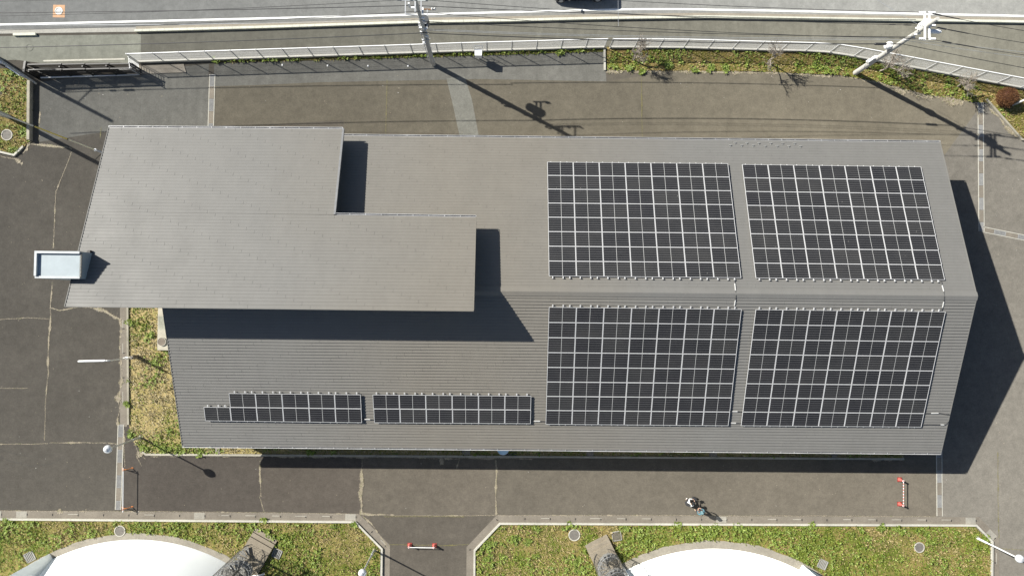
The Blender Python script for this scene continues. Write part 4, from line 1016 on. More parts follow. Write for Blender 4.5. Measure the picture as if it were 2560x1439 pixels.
mb = MB(); mb.bar((-1.5, .95, 9.5), (.55, .95, 9.5), .09, .09); mb.bar((-.95, 0, 9.5), (-.95, .95, 9.5), .07); mb.bar((.1, 0, 9.5), (.1, .95, 9.5), .07); mb.bar((-.95, 0, 9.5), (0, 0, 9.3), .07); mb.build('crossarm', STEELG, t1)
mb = MB()
for x in (-1.4, -.6, .45): mb.lathe((x, .95, 9.55), [(.04, 0), (.08, .06), (.05, .2)], 10)
mb.build('insulator', STEELG, t1)
mb = MB()
for k in range(2): mb.lathe((.6+.18*k, 1.42, 7.1), [(.04, 0), (.09, .04), (.06, .14), (.03, .2)], 10)
mb.build('insulator', INSUL, t1)
mb = MB(); mb.tube([(.05, .62, 6.45), (.05, .62, 7.3)], [.33, .33], 14); mb.box((.05, .3, 6.9), (.3, .3, .2)); mb.build('transformer', mat('dark_box', L(.05, .055, .06), .5), t1)
rng_ = random.Random(4)
for k in range(18):
    z = 4.8+k*.27; s = rng_.choice((-1, 1)); mb = MB()
    mb.box((s*rng_.uniform(.12, .26), -rng_.uniform(.02, .2), z), (rng_.uniform(.08, .26), .09, rng_.uniform(.05, .16))); mb.build('bracket', STEELW if k % 3 else STEELG, t1)
mb = MB(); mb.tube([(-.25, -.05, .4), (-.25, -.05, 7.5)], .03, 6); mb.build('riser_pipe', STEELG, t1)
mb = MB(); mb.box((-.5, .0, 10.9), (.10, .10, .6)); mb.box((.3, -.1, 10.2), (.1, .5, .1)); mb.box((-.2, .1, 10.3), (.5, .1, .1)); mb.build('bracket', STEELW, t1)
p2 = P(2137.5, 183); t2 = upole(p2, 10.6, .21, .13, 'right utility pole with white transformer gear, standing in the grass bed')
arm(t2, 9.45, .98)
mb = MB(); mb.lathe((-.35, .18, 5.45), [(.15, -.28), (.24, -.22), (.26, .1), (.2, .27), (.001, .33)], 18); mb.build('white_drum', STEELW, t2, smooth=False)
mb = MB(); mb.bar((-.35, .18, 5.4), (0, 0, 5.4), .08); mb.build('bracket', STEELG, t2)
mb = MB(); mb.lathe((.05, .25, 9.1), [(.26, -.45), (.28, -.35), (.28, .35), (.22, .45)], 16); mb.build('transformer', STEELW, t2)
mb = MB(); mb.tube([(.25, -.25, 9.15), (1.0, -.28, 9.2)], .16, 12); mb.tube([(1.0, -.28, 9.2), (1.12, -.28, 9.2)], .09, 10); mb.build('switch_drum', STEELW, t2)
mb = MB(); mb.box((-.2, .05, 3.0), (.22, .22, 1.0)); mb.box((-.3, .1, 2.6), (.12, .12, .5)); mb.build('cable_box', STEELW, t2)
for k in range(9):
    z = 7.2+k*.2; mb = MB(); mb.box((rng_.choice((-1, 1))*rng_.uniform(.12, .24), rng_.uniform(-.2, .2), z), (.16, .09, .08)); mb.build('bracket', STEELW, t2)
p3 = P(24, 292.5); t3 = upole(p3, 12.0, .19, .12, 'utility pole at the left edge in the small bed, only its foot in view', steps=False); arm(t3, 11.5, .85)
an = P(256, 381.5)
def guy(zT, label, guard):
    T = Vector((p3.x, p3.y, zT)); A = Vector((an.x, an.y, .02))
    t = thing('guy_wire', tuple(A), label, 'guy wire')
    def ch(mb, nm, m):
        o = mb.build(nm, m, None, loc=tuple(A)); o.parent = t; o.location = (0, 0, 0)
    mb = MB(); mb.tube([A, T], .014 if guard else .02, 6); ch(mb, 'cable', WIREL if guard else mat('bright_strand', L(.62, .63, .64), .4, .2))
    if guard:
        D = T-A
        mb = MB(); mb.tube([A, A+D*.035], [.09, .075], 12); ch(mb, 'anchor_sleeve', mat('anchor_grey', L(.40, .40, .40), .7))
        mb = MB(); q = A+D*.042; mb.lathe(tuple(q), [(.001, -.12), (.09, -.08), (.12, 0), (.09, .08), (.001, .12)], 14); ch(mb, 'anchor_ball', STEELW)
        cm = [mat('cream_guard', L(.66, .60, .42), .5), mat('yellow_guard', L(.62, .47, .10), .5, var=.12, scale=.6), mat('cream_guard_top', L(.62, .56, .42), .5)]
        for k, (u, v) in enumerate(((.05, .205), (.212, .395), (.402, .62))):
            mb = MB(); mb.tube([A+D*u, A+D*v], .055, 10); ch(mb, 'guard', cm[k])
            mb = MB(); mb.tube([A+D*(v+.0005), A+D*(v+.0065)], .065, 10); ch(mb, 'joint', DARKST)
guy(9.3, 'yellow and cream covered guy wire running from the left edge pole to the building corner', True)
guy(5.6, 'bare bright strand guy wire below the yellow covered one', False)
p4 = P(-118, 95); t4 = upole(p4, 10.6, .19, .13, 'utility pole beyond the upper left corner, seen by its long shadow', steps=False)
mb = MB(); mb.bar((0, 0, 8.3), (1.15, 1.2, 8.3), .06); mb.bar((0, 0, 6.8), (1.15, 1.2, 8.3), .05); mb.build('bracket_arm', STEELG, t4)

def wire(a, b, sag, label, r=.014, m=None, n=26, blobs=()):
    A, B = Vector(a), Vector(b)
    pts = []
    for k in range(n+1):
        f = k/n; p = A.lerp(B, f); p.z -= 4*sag*f*(1-f); pts.append(p)
    t = thing('power_line', tuple(A), label, 'cable', 'overhead lines')
    mb = MB(); mb.tube(pts, r, 6); o = mb.build('wire', m or WIREM, None, loc=tuple(A)); o.parent = t; o.location = (0, 0, 0)
    for f, l, rr in blobs:
        p = A.lerp(B, f); p.z -= 4*sag*f*(1-f); q = A.lerp(B, f+.001); q.z -= 4*sag*(f+.001)*(1-f-.001); d = (q-p).normalized()
        mb = MB(); mb.tube([p-d*l/2, p-d*l*.42, p+d*l*.42, p+d*l/2], [rr*.5, rr, rr, rr*.5], 10); o = mb.build('closure', WIREM, None, loc=tuple(A)); o.parent = t; o.location = (0, 0, 0)
E = Vector
N1, M1, S1 = E((p1.x, p1.y+.8, 11.8)), E((p1.x, p1.y, 11.8)), E((p1.x, p1.y-.8, 11.8))
N2, M2, S2 = E((p2.x, p2.y+.9, 9.5)), E((p2.x, p2.y, 9.5)), E((p2.x, p2.y-.9, 9.5))
N3, M3, S3 = P(-450, 8, 11.8), P(-450, 46, 11.8), P(-450, 84, 11.8)
wire(N1, N2, .55, 'uppermost black line between the two utility poles', .017)
wire(M1, M2, .6, 'middle black line between the two utility poles', .017, blobs=((.93, .5, .03), (.96, .6, .035)))
wire(S1, S2, .75, 'lowest of the three black lines between the two poles', .019, blobs=((.96, 1.2, .035),))
wire(N3, N1, .5, 'uppermost black line left of the left pole', .015)
wire(M3, M1, .6, 'middle black line left of the left pole', .017)
wire(S3, S1, .6, 'lowest black line left of the left pole', .019)
for i, (s2, yo, z) in enumerate(((N2, 61, 9.6), (M2, 90, 9.6), (S2, 120, 9.6))):
    b = P(2740, 61+i*29+42, 9.6)
    wire(s2, b, .25, ['uppermost', 'middle', 'lowest'][i]+' black line right of the right pole', .019, blobs=((.06+.03*i, .7, .05), (.14+.05*i, 1.6, .035)))
q1 = lambda z, dy=-.2: E((p1.x, p1.y+dy, z)); q2 = lambda z, dy=-.15: E((p2.x, p2.y+dy, z))
wire(q1(6.9), q2(6.6), .55, 'thick black telephone cable sagging over the fence between the poles', .032, blobs=((.955, .9, .09),))
wire(q1(7.6), q2(7.7), .55, 'grey line, upper of the thin pair between the poles', .011, WIREL)
wire(q1(7.4), q2(7.4), .55, 'grey line, lower of the thin pair between the poles', .011, WIREL)
wire(q1(8.9), q2(7.9), .55, 'thin dark line between the poles above the grey pair', .02)
wire(q2(6.6), P(2760, 205, 6.4), .15, 'black telephone cable right of the right pole', .022)
wire(q2(7.5), P(2760, 150, 7.6), .12, 'thin grey line right of the right pole, upper', .011, WIREL)
wire(q2(7.2), P(2760, 170, 7.2), .12, 'thin grey line right of the right pole, lower', .011, WIREL)
wire(P(-260, 124, 6.7), q1(6.9), .4, 'black telephone cable left of the left pole', .030)
wire(P(-260, 60, 8.4), q1(9.2), .5, 'thin grey line left of the left pole', .011, WIREL)
wire(P(-260, 34, 6.0), P(1036, 14, 6.0), .25, 'low dark cable along the road left of the left pole', .028, blobs=((.135, .5, .07), (.17, .9, .08)))
wire(P(1036, 14, 5.9), P(2290, 50, 5.6), .5, 'low dark cable along the road right of the left pole', .026)
wire(P(1546, -30, 9.0), P(1546, 66, 8.6), .1, 'thin pale drop wire hanging from the road side', .010, WIREL)
wire(P(2150, -30, 9.0), E((p2.x-.3, p2.y+.4, 8.8)), .1, 'thin pale wire slanting over the road to the right pole', .010, WIREL)
# ------------------------------------------------------------------ trees, shrub
def bare_tree(px, py, h, seed, label, lean=(0, 0), spread=1.0):
    rr = random.Random(seed); c = P(px, py)
    t = thing('bare_tree', tuple(c), label, 'tree', 'bare young trees along the fence')
    tr = MB(); cr = MB()
    def grow(p, d, l, r, lev):
        pts = [p]; q = p; dd = d
        for k in range(4):
            dd = (dd+Vector((rr.uniform(-.22, .22), rr.uniform(-.22, .22), rr.uniform(-.05, .12)))).normalized(); q = q+dd*l/4; pts.append(q)
        (tr if lev == 0 else cr).tube(pts, [max(.009, r*(1-.13*k)) for k in range(5)], 6 if lev < 2 else 4)
        if lev < 4:
            for k in range(rr.choice((4, 5)) if lev < 3 else 3):
                f = rr.uniform(.35, 1.0); i = min(3, int(f*4)); b = pts[i].lerp(pts[i+1], f*4-i if f < 1 else 1)
                a = rr.uniform(0, 6.283); u = Vector((math.cos(a), math.sin(a), rr.uniform(-.1, .7))).normalized()
                grow(b, (dd*.55+u*.75*spread).normalized(), l*rr.uniform(.50, .74), r*.56, lev+1)
    grow(Vector((0, 0, 0)), Vector((lean[0], lean[1], 1)).normalized(), h*.5, .075*h/3, 0)
    tr.build('trunk', TWIG, t); cr.build('crown', TWIG, t)
bare_tree(1585, 152, 3.1, 3, 'leftmost bare tree behind the fence corner, casting a twiggy shadow', (.02, .0))
bare_tree(1919, 160, 3.2, 8, 'second bare tree from the left, pale and bushy with twigs', (.0, .0))
bare_tree(2197, 177.5, 3.2, 15, 'bare tree right of the right utility pole', (.04, -.02))
bare_tree(2394, 217, 3.2, 21, 'rightmost bare tree, beside the drain head', (.03, .02))
c = P(2503, 249); t = thing('round_shrub', tuple(c), 'round rusty red clipped shrub in the upper right corner bed', 'shrub')
rng = np.random.default_rng(5); n = 9000
v = rng.normal(size=(n, 3)); v /= np.linalg.norm(v, axis=1)[:, None]; lump = .5*np.sin(v[:, 0]*5+1)*np.sin(v[:, 1]*6)+.5*np.sin(v[:, 2]*7+v[:, 0]*4)
R = .79*(1+.09*lump)*np.where(rng.random(n) < .06, rng.uniform(1.0, 1.16, n), rng.uniform(.80, 1.02, n))
x, y, z = v[:, 0]*R, v[:, 1]*R*.95, .68+v[:, 2]*R*.8
V = leaves(x, y, z, rng.uniform(.03, .07, n), rng.uniform(.02, .035, n), np.arctan2(v[:, 2], np.hypot(v[:, 0], v[:, 1]))+rng.normal(0, .7, n), np.arctan2(v[:, 1], v[:, 0])+rng.normal(0, .8, n))
k = z > .03; o = quads_object('crown', V[k], np.zeros(k.sum()), [RUST]); o.parent = t
mb = MB(); mb.lathe((0, 0, .66), [(.001, -.5), (.45, -.42), (.66, 0), (.45, .46), (.001, .56)], 20); mb.build('inner_twigs', mat('shrub_core', L(.055, .018, .008), .9, var=.4, scale=10), t, smooth=True)
mb = MB()
for a in range(5): mb.tube([(.05*math.cos(a), .05*math.sin(a), 0), (.22*math.cos(a*1.26), .22*math.sin(a*1.26), .5)], .025, 6)
mb.build('stem', TWIG, t)

# ------------------------------------------------------------------ water tanks
def tank(cx, cy, Rpx, ring_px, h, buts, label, seed):
    c = P(cx, cy); R = Rpx*PXM; Rr = ring_px*PXM
    t = thing('water_tank', (c.x, c.y, 0), label, 'water tank', 'white round water tanks')
    mb = MB(); mb.lathe((0, 0, 0), [(R, 0), (R-.95, h*.4), (R-2.3, h)], 160, cap=False); mb.build('wall', TANKW, t, smooth=True)  # inward batter shaped to catch more sunlight, not a known profile
    Rt = R-2.3
    pr = [(Rt+.12, h), (Rt+.12, h+.25)]+[(Rt*math.cos(a), h+.25+R*.16*math.sin(a)) for a in [math.pi/2*k/10 for k in range(10)]]+[(.01, h+.25+R*.16)]
    mb = MB(); mb.lathe((0, 0, 0), pr, 160, cap=False); mb.build('dome', TANKW, t, smooth=False)
    rng = np.random.default_rng(seed)
    n = 220; vs = []; 
    mb = MB()
    ro = [Rr+.03*math.sin(i*.7)+.025*rng.normal() for i in range(n)]
    for i in range(n):
        a0, a1 = 2*math.pi*i/n, 2*math.pi*(i+1)/n
        mb.quad((R*math.cos(a0), R*math.sin(a0), .07), (ro[i]*math.cos(a0), ro[i]*math.sin(a0), .065), (ro[(i+1) % n]*math.cos(a1), ro[(i+1) % n]*math.sin(a1), .065), (R*math.cos(a1), R*math.sin(a1), .07))
    mb.build('plinth_ring', concrete('plinth_concrete', L(.235, .215, .178), .16), t)
    for bx, by in buts:
        b = P(bx, by); a = math.atan2(b.y-c.y, b.x-c.x)
        mb = MB(); rr_ = R+.22
        ca, sa = math.cos(a), math.sin(a)
        for (w_, r0_, r1_) in ((2.0, R-2.4, R+.44),):
            q = [(r0_*ca+w_/2*sa, r0_*sa-w_/2*ca), (r1_*ca+w_/2*sa, r1_*sa-w_/2*ca), (r1_*ca-w_/2*sa, r1_*sa+w_/2*ca), (r0_*ca-w_/2*sa, r0_*sa+w_/2*ca)]
            mb.prism(q, 0, h-.02)
        mb.build('buttress', TANKW, t)
    return c, R
tank(331, 1363.5+455, 455, 470, 9.0, [(104, 1409)], 'white round water tank with pale buttress at the lower left', 1)
tank(1783, 1380+472, 472, 491, 9.0, [(2033, 1424)], 'white round water tank at the lower right', 2)

# ------------------------------------------------------------------ spiral staircases
MESHM = mat('stair_steel', L(.115, .11, .10), .5, .2, var=.15, scale=5)
TREADM = mat('stair_tread', L(.20, .195, .18), .6, .1, var=.2, scale=4)
def staircase(px, py, rz, a0, h, label, slab_len, slab_w, sgn, shift):
    c = P(px, py); t = thing('spiral_staircase', tuple(c), label, 'staircase', 'caged spiral staircases on the tanks', rz=0)
    z0 = .42
    mb = MB(); ux, uy = math.cos(rz), math.sin(rz)
    def loc(a, b, z): return (a*ux-b*uy, a*uy+b*ux, z)
    mb = MB(); f = slab_len
    # stepped concrete foot: two risers in front, then the landing
    for k, (s, e, z) in enumerate(((f, f-.34, .16), (f-.34, f-.68, .29), (f-.68, -1.15, z0))):
        q = [loc(s, -slab_w/2+shift, 0)[:2], loc(s, slab_w/2+shift, 0)[:2], loc(e, slab_w/2+shift, 0)[:2], loc(e, -slab_w/2+shift, 0)[:2]]
        mb.prism(q, 0, z)
    mb.build('concrete_foot', concrete('foot_concrete', L(.22, .19, .145), .18), t)
    mb = MB(); mb.tube([(0, 0, z0), (0, 0, h+1.0)], .09, 14); mb.build('column', MESHM, t)
    n = int((h-z0)/.205); Ro = .93
    for k in range(n):
        z = z0+.2+k*.205; a = a0+sgn*k*math.radians(24); w_ = math.radians(25.5)
        pts = [(.08*math.cos(a), .08*math.sin(a)), (Ro*math.cos(a-w_/2), Ro*math.sin(a-w_/2)), (Ro*math.cos(a), Ro*math.sin(a)), (Ro*math.cos(a+w_/2), Ro*math.sin(a+w_/2))]
        mb = MB(); mb.prism(pts, z-.03, z); mb.build('step', TREADM, t)
    for zz in (h*.36, h*.70):
        q = [(.98*math.cos(rz+math.pi+b_), .98*math.sin(rz+math.pi+b_)) for b_ in [math.radians(-80+20*k) for k in range(9)]]
        mb = MB(); mb.prism([(0, 0)]+q, zz-.05, zz); mb.build('landing', MESHM, t)
    mb = MB(); hp = [(Ro*math.cos(a0+sgn*k*math.radians(12)), Ro*math.sin(a0+sgn*k*math.radians(12)), z0+1.05+k*.1025) for k in range(n*2)]; mb.tube(hp, .022, 6); mb.tube([(x*.99, y*.99, z-.5) for x, y, z in hp], .014, 5); mb.build('handrail', STEELG, t)
    mb = MB(); Rc = 1.02
    for k in range(30):
        a = 2*math.pi*k/30; q = (Rc*math.cos(a), Rc*math.sin(a))
        if abs(((a-rz+math.pi) % (2*math.pi))-math.pi) < .42:
            mb.bar((*q, 2.4), (*q, h+1), .012)
        else: mb.bar((*q, z0), (*q, h+1), .014)
    nr = int((h+.6-z0)/.42)
    for k in range(nr):
        z = z0+.05+k*.42; rr_ = .010 if k % 3 else .03
        m_ = 28
        for j in range(m_):
            a_, b_ = 2*math.pi*j/m_, 2*math.pi*(j+1)/m_
            if z < 2.3 and abs((((a_+b_)/2-rz+math.pi) % (2*math.pi))-math.pi) < .42: continue
            mb.bar((Rc*math.cos(a_), Rc*math.sin(a_), z), (Rc*math.cos(b_), Rc*math.sin(b_), z), rr_)
    mb.build('cage', MESHM, t)
    return c
staircase(633, 1387, math.radians(61), 2.0, 9.0, 'caged spiral staircase with dark treads beside the left tank', 2.02, 1.98, 1, -.1)
staircase(1514, 1398, math.radians(117), .6, 9.0, 'caged spiral staircase beside the right tank, with concrete foot', 1.80, 1.95, 1, .0)
c = P(1562, 1414); 
# pipe riser at the right tank
a = P(1556, 1418, .1); t = thing('riser_pipe', tuple(a), 'white riser pipe between the right staircase and the tank', 'pipe')
mb = MB(); mb.tube([(0, 0, 0), (0, 0, 8.6)], .14, 14); mb.build('pipe', STEELW, t)
mb = MB()
for z in (.6, 2.4, 4.2, 6.0): mb.tube([(0, 0, z-.05), (0, 0, z+.05)], .2, 14)
mb.build('flange', STEELG, t)
a, b = P(622, 1441, .5), P(661, 1434, .5); t = thing('handrail_pipe', tuple(a), 'short white pipe lying in the shade right of the left staircase', 'pipe')
mb = MB(); mb.tube([a, b], .06, 10); o = mb.build('pipe', STEELW, None, loc=tuple(a)); o.parent = t; o.location = (0, 0, 0)
mb = MB()
for q in (a.lerp(b, .15), a.lerp(b, .85)): mb.bar((q.x, q.y, 0), q, .05)
o = mb.build('support', STEELG, None, loc=tuple(a)); o.parent = t; o.location = (0, 0, 0)

# ------------------------------------------------------------------ car on the road
def car():
    fr, rear = P(1378, -18), P(1515, -21)
    Lc = (rear-fr).length; d = (rear-fr).normalized(); ang = math.atan2(d.y, d.x)
    t = thing('parked_car', tuple((fr+rear)/2), 'black car on the road, only its near side in view at the top', 'car', rz=ang)
    W = .87
    def loft(st, name, m, smooth=True, mi=None, par=None):
        """st: list of (x, halfwidth_low, halfwidth_top, z0, z1)"""
        mb = MB(); vs = []; k = 10
        for x, wl_, wt, z0, z1 in st:
            ring = [(x, -wl_*.9, z0), (x, -wl_, z0+(z1-z0)*.25), (x, -wl_, z0+(z1-z0)*.6), (x, -wt, z1-.03), (x, -wt*.82, z1), (x, wt*.82, z1), (x, wt, z1-.03), (x, wl_, z0+(z1-z0)*.6), (x, wl_, z0+(z1-z0)*.25), (x, wl_*.9, z0)]
            vs += ring
        n = len(st); fs = [(i*k+j, i*k+(j+1) % k, (i+1)*k+(j+1) % k, (i+1)*k+j) for i in range(n-1) for j in range(k)]+[tuple(range(k)), tuple(range((n-1)*k, n*k))]
        mb.add(vs, fs); return mb.build(name, m, par or t, smooth=False)
    h = Lc/2
    body = loft([(-h, .55, .5, .35, .62), (-h+.10, .74, .66, .24, .70), (-h+.35, .85, .74, .2, .80), (-h+1.15, W, .78, .18, .95), (-h+1.7, W, .80, .18, .98), (h-.9, W, .80, .18, 1.0), (h-.25, .85, .76, .2, .98), (h-.05, .78, .70, .28, .9), (h, .68, .6, .36, .8)], 'body', BLACKP)
    cab = loft([(-h+1.05, .74, .70, .93, .97), (-h+1.75, .74, .60, .93, 1.42), (-h+2.3, .75, .60, .93, 1.50), (h-.9, .75, .60, .93, 1.49), (h-.3, .74, .62, .93, 1.30), (h-.1, .72, .66, .93, .98)], 'cabin', GLASSD)
    loft([(-h+1.8, .585, .57, 1.41, 1.455), (-h+2.3, .60, .58, 1.46, 1.535), (h-.95, .60, .58, 1.46, 1.525), (h-.5, .59, .57, 1.36, 1.42)], 'roof', BLACKP)
    for s in (-1, 1):
        mb = MB(); mb.box((-h+.16, s*.60, .62), (.22, .28, .12)); mb.build('headlight', mat('headlight', L(.75, .76, .78), .15), t)
        mb = MB(); mb.box((h-.05, s*.62, .75), (.10, .22, .18)); mb.build('tail_light', mat('tail_light', L(.30, .02, .02), .2), t)
        mb = MB(); mb.box((-h+1.35, s*1.0, 1.0), (.12, .22, .14)); mb.bar((-h+1.35, s*.82, .96), (-h+1.35, s*.95, 1.0), .05); mb.build('mirror', BLACKP, t)
        for x in (-h+.75, h-.75):
            mb = MB(); mb.tube([(x, s*.66, .31), (x, s*.88, .31)], .31, 20); o = mb.build('wheel', RUBBER, t)
            mb = MB(); mb.tube([(x, s*.86, .31), (x, s*.89, .31)], .2, 14); mb.build('rim', STEELG, o)
car()

# ------------------------------------------------------------------ people
SKIN = mat('skin', L(.48, .30, .21), .55, var=.05)
def skinned(name, joints, edges, root, m, parent, sub=2, loc=None):
    """smooth tapering body grown over a joint graph: joints {name:(pos, radius)}"""
    keys = list(joints); idx = {k: i for i, k in enumerate(keys)}
    me = bpy.data.meshes.new(name); me.from_pydata([joints[k][0] for k in keys], [(idx[a], idx[b]) for a, b in edges], [])
    o = bpy.data.objects.new(name, me); COL.objects.link(o)
    md = o.modifiers.new('skin', 'SKIN'); md.use_smooth_shade = True
    for k, sv in zip(keys, me.skin_vertices[0].data):
        r = joints[k][1]; sv.radius = (r, r) if not isinstance(r, tuple) else r; sv.use_root = (k == root)
    s = o.modifiers.new('sub', 'SUBSURF'); s.levels = sub; s.render_levels = sub
    dg = bpy.context.evaluated_depsgraph_get(); dg.update()
    new = bpy.data.meshes.new_from_object(o.evaluated_get(dg)); o.modifiers.clear(); o.data = new
    new.materials.clear(); new.materials.append(m)
    o.parent = parent; return o
def hand(J, E_, wrist, dir_, side, pre):
    """palm with five separate curled fingers"""
    w_ = Vector(J[wrist][0]); d = Vector(dir_).normalized(); s = Vector(side).normalized(); n_ = d.cross(s)
    palm = pre+'palm'; J[palm] = (tuple(w_+d*.06), .022); E_.append((wrist, palm))
    for k, (o_, l) in enumerate(((-.03, .065), (-.01, .078), (.01, .074), (.03, .058))):
        b = w_+d*.095+s*o_; J[f'{pre}f{k}a'] = (tuple(b), .0095); J[f'{pre}f{k}b'] = (tuple(b+d*l*.5-n_*.012), .0085); J[f'{pre}f{k}c'] = (tuple(b+d*l*.8-n_*.04), .007)
        E_ += [(palm, f'{pre}f{k}a'), (f'{pre}f{k}a', f'{pre}f{k}b'), (f'{pre}f{k}b', f'{pre}f{k}c')]
    b = w_+d*.035-s*.035; J[pre+'ta'] = (tuple(b), .011); J[pre+'tb'] = (tuple(b+d*.03-s*.03-n_*.01), .0095); J[pre+'tc'] = (tuple(b+d*.06-s*.035-n_*.03), .008)
    E_ += [(palm, pre+'ta'), (pre+'ta', pre+'tb'), (pre+'tb', pre+'tc')]
def person(px, py, rz, J, label, cloth, hair_m, hat=None, chest_edges=None, head=None, look=(1, 0, 0)):
    """J: joint positions in local metres, facing +x"""
    c = P(px, py); t = thing('person', tuple(c), label, 'person', rz=rz)
    V = {k: Vector(v) for k, v in J.items()}
    B = {}; E_ = []
    def j(k, r): B[k] = (tuple(V[k]), r)
    for k, r in (('pelvis', .115), ('belly', .105), ('chest', .125), ('neck', .052), ('hip_l', .085), ('hip_r', .085), ('knee_l', .055), ('knee_r', .055), ('ank_l', .038), ('ank_r', .038), ('toe_l', .035), ('toe_r', .035), ('sho_l', .058), ('sho_r', .058), ('elb_l', .040), ('elb_r', .040), ('wri_l', .026), ('wri_r', .026)): j(k, r)
    hd = V['head']; nk = V['neck']; up = (hd-nk).normalized(); lk = Vector(look).normalized(); lk = (lk-up*lk.dot(up)).normalized(); sd = up.cross(lk)
    B['jaw'] = (tuple(nk.lerp(hd, .55)+lk*.02), .066); B['skull'] = (tuple(hd), .088); B['crown'] = (tuple(hd+up*.075), .07)
    B['nose'] = (tuple(hd+lk*.10-up*.015), .014)
    for s, k in ((1, 'ear_l'), (-1, 'ear_r')): B[k] = (tuple(hd+sd*s*.088-up*.01), .014)
    E_ += [('pelvis', 'belly'), ('belly', 'chest'), ('chest', 'neck'), ('neck', 'jaw'), ('jaw', 'skull'), ('skull', 'crown'), ('skull', 'nose'), ('skull', 'ear_l'), ('skull', 'ear_r')]
    for s in 'lr': E_ += [('pelvis', 'hip_'+s), ('hip_'+s, 'knee_'+s), ('knee_'+s, 'ank_'+s), ('ank_'+s, 'toe_'+s), ('chest', 'sho_'+s), ('sho_'+s, 'elb_'+s), ('elb_'+s, 'wri_'+s)]
    for s in 'lr':
        d = V['wri_'+s]-V['elb_'+s]; hand(B, E_, 'wri_'+s, d, Vector((0, 1 if s == 'l' else -1, 0)), 'h'+s)
    skinned('body', B, E_, 'pelvis', SKIN, t)
    # clothes a little outside the body
    g = lambda k, r: (tuple(V[k]), r)
    top, low, shoe, vest = cloth
    jj = {'pelvis': g('pelvis', .135), 'belly': g('belly', .128), 'chest': g('chest', .150), 'collar': (tuple(V['chest'].lerp(V['neck'], .75)), .075)}; ee = [('pelvis', 'belly'), ('belly', 'chest'), ('chest', 'collar')]
    for s in 'lr':
        jj['sho_'+s] = g('sho_'+s, .078); jj['elb_'+s] = g('elb_'+s, .058); jj['cuff_'+s] = (tuple(V['elb_'+s].lerp(V['wri_'+s], .85)), .042)
        ee += [('chest', 'sho_'+s), ('sho_'+s, 'elb_'+s), ('elb_'+s, 'cuff_'+s)]
    skinned('shirt', jj, ee, 'pelvis', top, t)
    if vest:
        skinned('vest', {'pelvis': g('pelvis', .158), 'belly': g('belly', .155), 'chest': g('chest', .178), 'sho_l': g('sho_l', .094), 'sho_r': g('sho_r', .09), 'collar': (tuple(V['chest'].lerp(V['neck'], .6)), .095)}, [('pelvis', 'belly'), ('belly', 'chest'), ('chest', 'sho_l'), ('chest', 'sho_r'), ('chest', 'collar')], 'pelvis', vest, t)
    jj = {'waist': (tuple(V['pelvis'].lerp(V['belly'], .3)), .130), 'pelvis': g('pelvis', .140)}; ee = [('waist', 'pelvis')]
    for s in 'lr':
        jj['hip_'+s] = g('hip_'+s, .105); jj['knee_'+s] = g('knee_'+s, .075); jj['hem_'+s] = (tuple(V['knee_'+s].lerp(V['ank_'+s], .9)), .058)
        ee += [('pelvis', 'hip_'+s), ('hip_'+s, 'knee_'+s), ('knee_'+s, 'hem_'+s)]
    skinned('trousers', jj, ee, 'pelvis', low, t)
    for s in 'lr':
        a, b = V['ank_'+s], V['toe_'+s]; skinned('shoe', {'a': (tuple(a+Vector((0, 0, -.03))), .052), 'b': (tuple(a.lerp(b, .5)+Vector((0, 0, -.015))), .05), 'c': (tuple(b), .045)}, [('a', 'b'), ('b', 'c')], 'a', shoe, t)
    bk = hd-lk*.022+up*.03
    hair = {'a': (tuple(bk-up*.06-lk*.03), .072), 'b': (tuple(bk), .099), 'c': (tuple(bk+up*.055), .08)}
    skinned('hair', hair, [('a', 'b'), ('b', 'c')], 'b', hair_m, t)
    for s in (1, -1):
        e = MB(); e.lathe(tuple(hd+lk*.078+sd*s*.032+up*.005), [(.001, -.011), (.011, 0), (.001, .011)], 8); e.build('eye', mat('eye', L(.03, .02, .02), .2), t)
    m_ = MB(); q = hd+lk*.083-up*.05; m_.bar(q-sd*.02, q+sd*.02, .012); m_.build('mouth', mat('lips', L(.35, .13, .11), .5), t)
    if hat:
        mb = MB(); T = hd+up*.075
        q = up.to_track_quat('Z', 'Y').to_matrix().to_4x4(); q.translation = T
        mb2 = MB(); mb2.lathe((0, 0, 0), [(.112, -.02), (.112, .02), (.10, .06), (.06, .085), (.001, .09)], 18)
        mb.add([q @ Vector(v) for v in mb2.v], mb2.f)
        b0 = T+lk*.10; mb.add([b0-sd*.085, b0+sd*.085, b0+sd*.06+lk*.085-up*.01, b0-sd*.06+lk*.085-up*.01, b0-sd*.085-up*.012, b0+sd*.085-up*.012, b0+sd*.06+lk*.085-up*.022, b0-sd*.06+lk*.085-up*.022], ((0, 1, 2, 3), (7, 6, 5, 4), (0, 4, 5, 1), (1, 5, 6, 2), (2, 6, 7, 3), (3, 7, 4, 0)))
        mb.build('cap', hat, t, smooth=False)
    return t, c
BLK = mat('black_cloth', L(.02, .02, .023), .85, var=.2, scale=8); WHT = mat('white_cloth', L(.75, .75, .74), .8, var=.04); HAIR = mat('black_hair', L(.012, .011, .010), .5)
TEAL = mat('teal_cloth', L(.065, .145, .175), .8, var=.15, scale=8); NAVY = mat('dark_trousers', L(.035, .033, .04), .85); TAN = mat('tan_shoe', L(.34, .30, .23), .7); CAPG = mat('pale_cap', L(.10, .19, .21), .7)
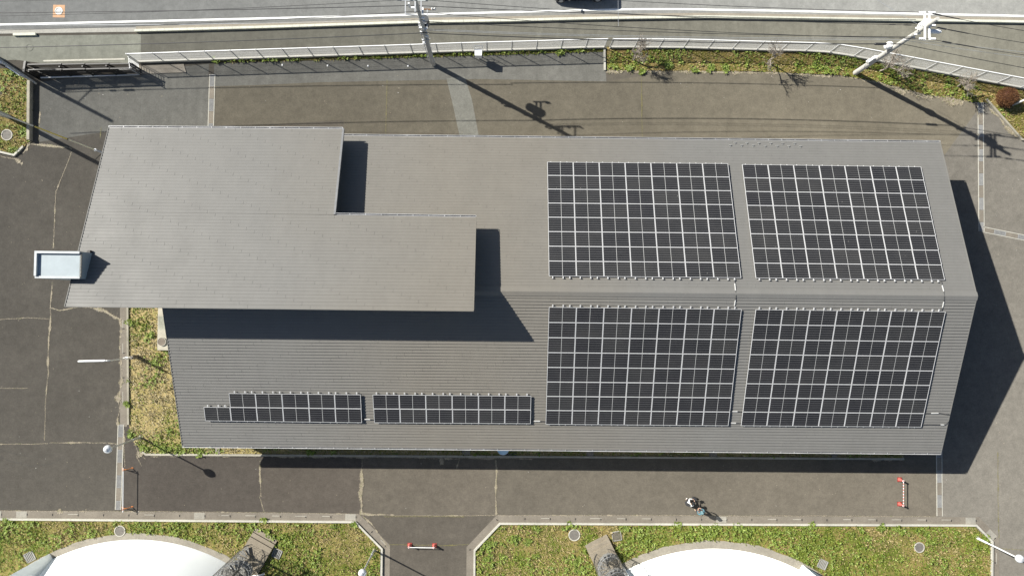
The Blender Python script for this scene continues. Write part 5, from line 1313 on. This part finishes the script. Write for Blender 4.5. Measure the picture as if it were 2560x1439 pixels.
# crouching person: knees bent, sitting on the heels, leaning over a controller
Jc = dict(pelvis=(-.16, 0, .34), belly=(-.10, 0, .50), chest=(.03, 0, .72), neck=(.14, 0, .86), head=(.24, .0, .98),
          hip_l=(-.13, .11, .32), hip_r=(-.13, -.11, .32), knee_l=(.28, .20, .46), knee_r=(.26, -.22, .44), ank_l=(.02, .20, .08), ank_r=(.0, -.22, .08), toe_l=(.19, .22, .035), toe_r=(.17, -.26, .035),
          sho_l=(.06, .20, .78), sho_r=(.06, -.20, .78), elb_l=(.26, .30, .60), elb_r=(.26, -.28, .60), wri_l=(.47, .12, .56), wri_r=(.46, -.10, .56))
pt, pc = person(1717, 1253, math.radians(32), Jc, 'person crouching on the asphalt in black vest and white sleeves, holding a black controller', (WHT, BLK, WHT, BLK), HAIR, hat=BLK, look=(1, 0, -.8))
hx = Matrix.Translation(pc) @ Matrix.Rotation(math.radians(32), 4, 'Z')
ctr = hx @ Vector((.60, .01, .575)); t = thing('remote_controller', tuple(ctr), 'black controller held by the crouching person', 'controller', rz=math.radians(32))
mb = MB(); mb.box((0, 0, 0), (.15, .24, .05)); mb.box((.08, 0, .06), (.02, .22, .13)); mb.build('case', BLK, t)
mb = MB()
for s in (-1, 1): mb.tube([(.05, s*.09, .02), (.14, s*.10, .12)], .012, 6); mb.lathe((-.02, s*.07, .02), [(.015, 0), (.02, .02)], 8)
mb.build('antenna', DARKST, t)
bag = P(1736, 1243.5); t = thing('black_bag', tuple(bag), 'small black bag on the asphalt in front of the crouching person', 'bag', rz=-.2)
skb = {'a': ((-.24, 0, .10), .10), 'b': ((0, .0, .12), .12), 'c': ((.26, -.02, .08), .05)}
skinned('bag_body', skb, [('a', 'b'), ('b', 'c')], 'b', BLK, t)
mb = MB(); mb.tube([(-.2, .0, .2), (-.05, .05, .30), (.12, .02, .22)], .014, 6); mb.build('handle', DARKST, t)
# standing person, feet apart, slightly bent, facing the first
Js = dict(pelvis=(0, 0, .82), belly=(.0, 0, .98), chest=(.05, 0, 1.22), neck=(.10, 0, 1.38), head=(.14, 0, 1.50),
          hip_l=(.0, .10, .78), hip_r=(.0, -.10, .78), knee_l=(.06, .17, .44), knee_r=(.05, -.17, .44), ank_l=(-.01, .20, .075), ank_r=(-.01, -.20, .075), toe_l=(.15, .24, .035), toe_r=(.15, -.24, .035),
          sho_l=(.05, .19, 1.30), sho_r=(.05, -.19, 1.30), elb_l=(.13, .27, 1.05), elb_r=(.13, -.27, 1.05), wri_l=(.33, .12, 1.03), wri_r=(.33, -.12, 1.03))
person(1744.5, 1271.5, math.radians(122), Js, 'person standing by the gutter in a teal shirt and dark trousers, seen from above', (TEAL, NAVY, TAN, None), HAIR, hat=CAPG, look=(1, 0, -.5))
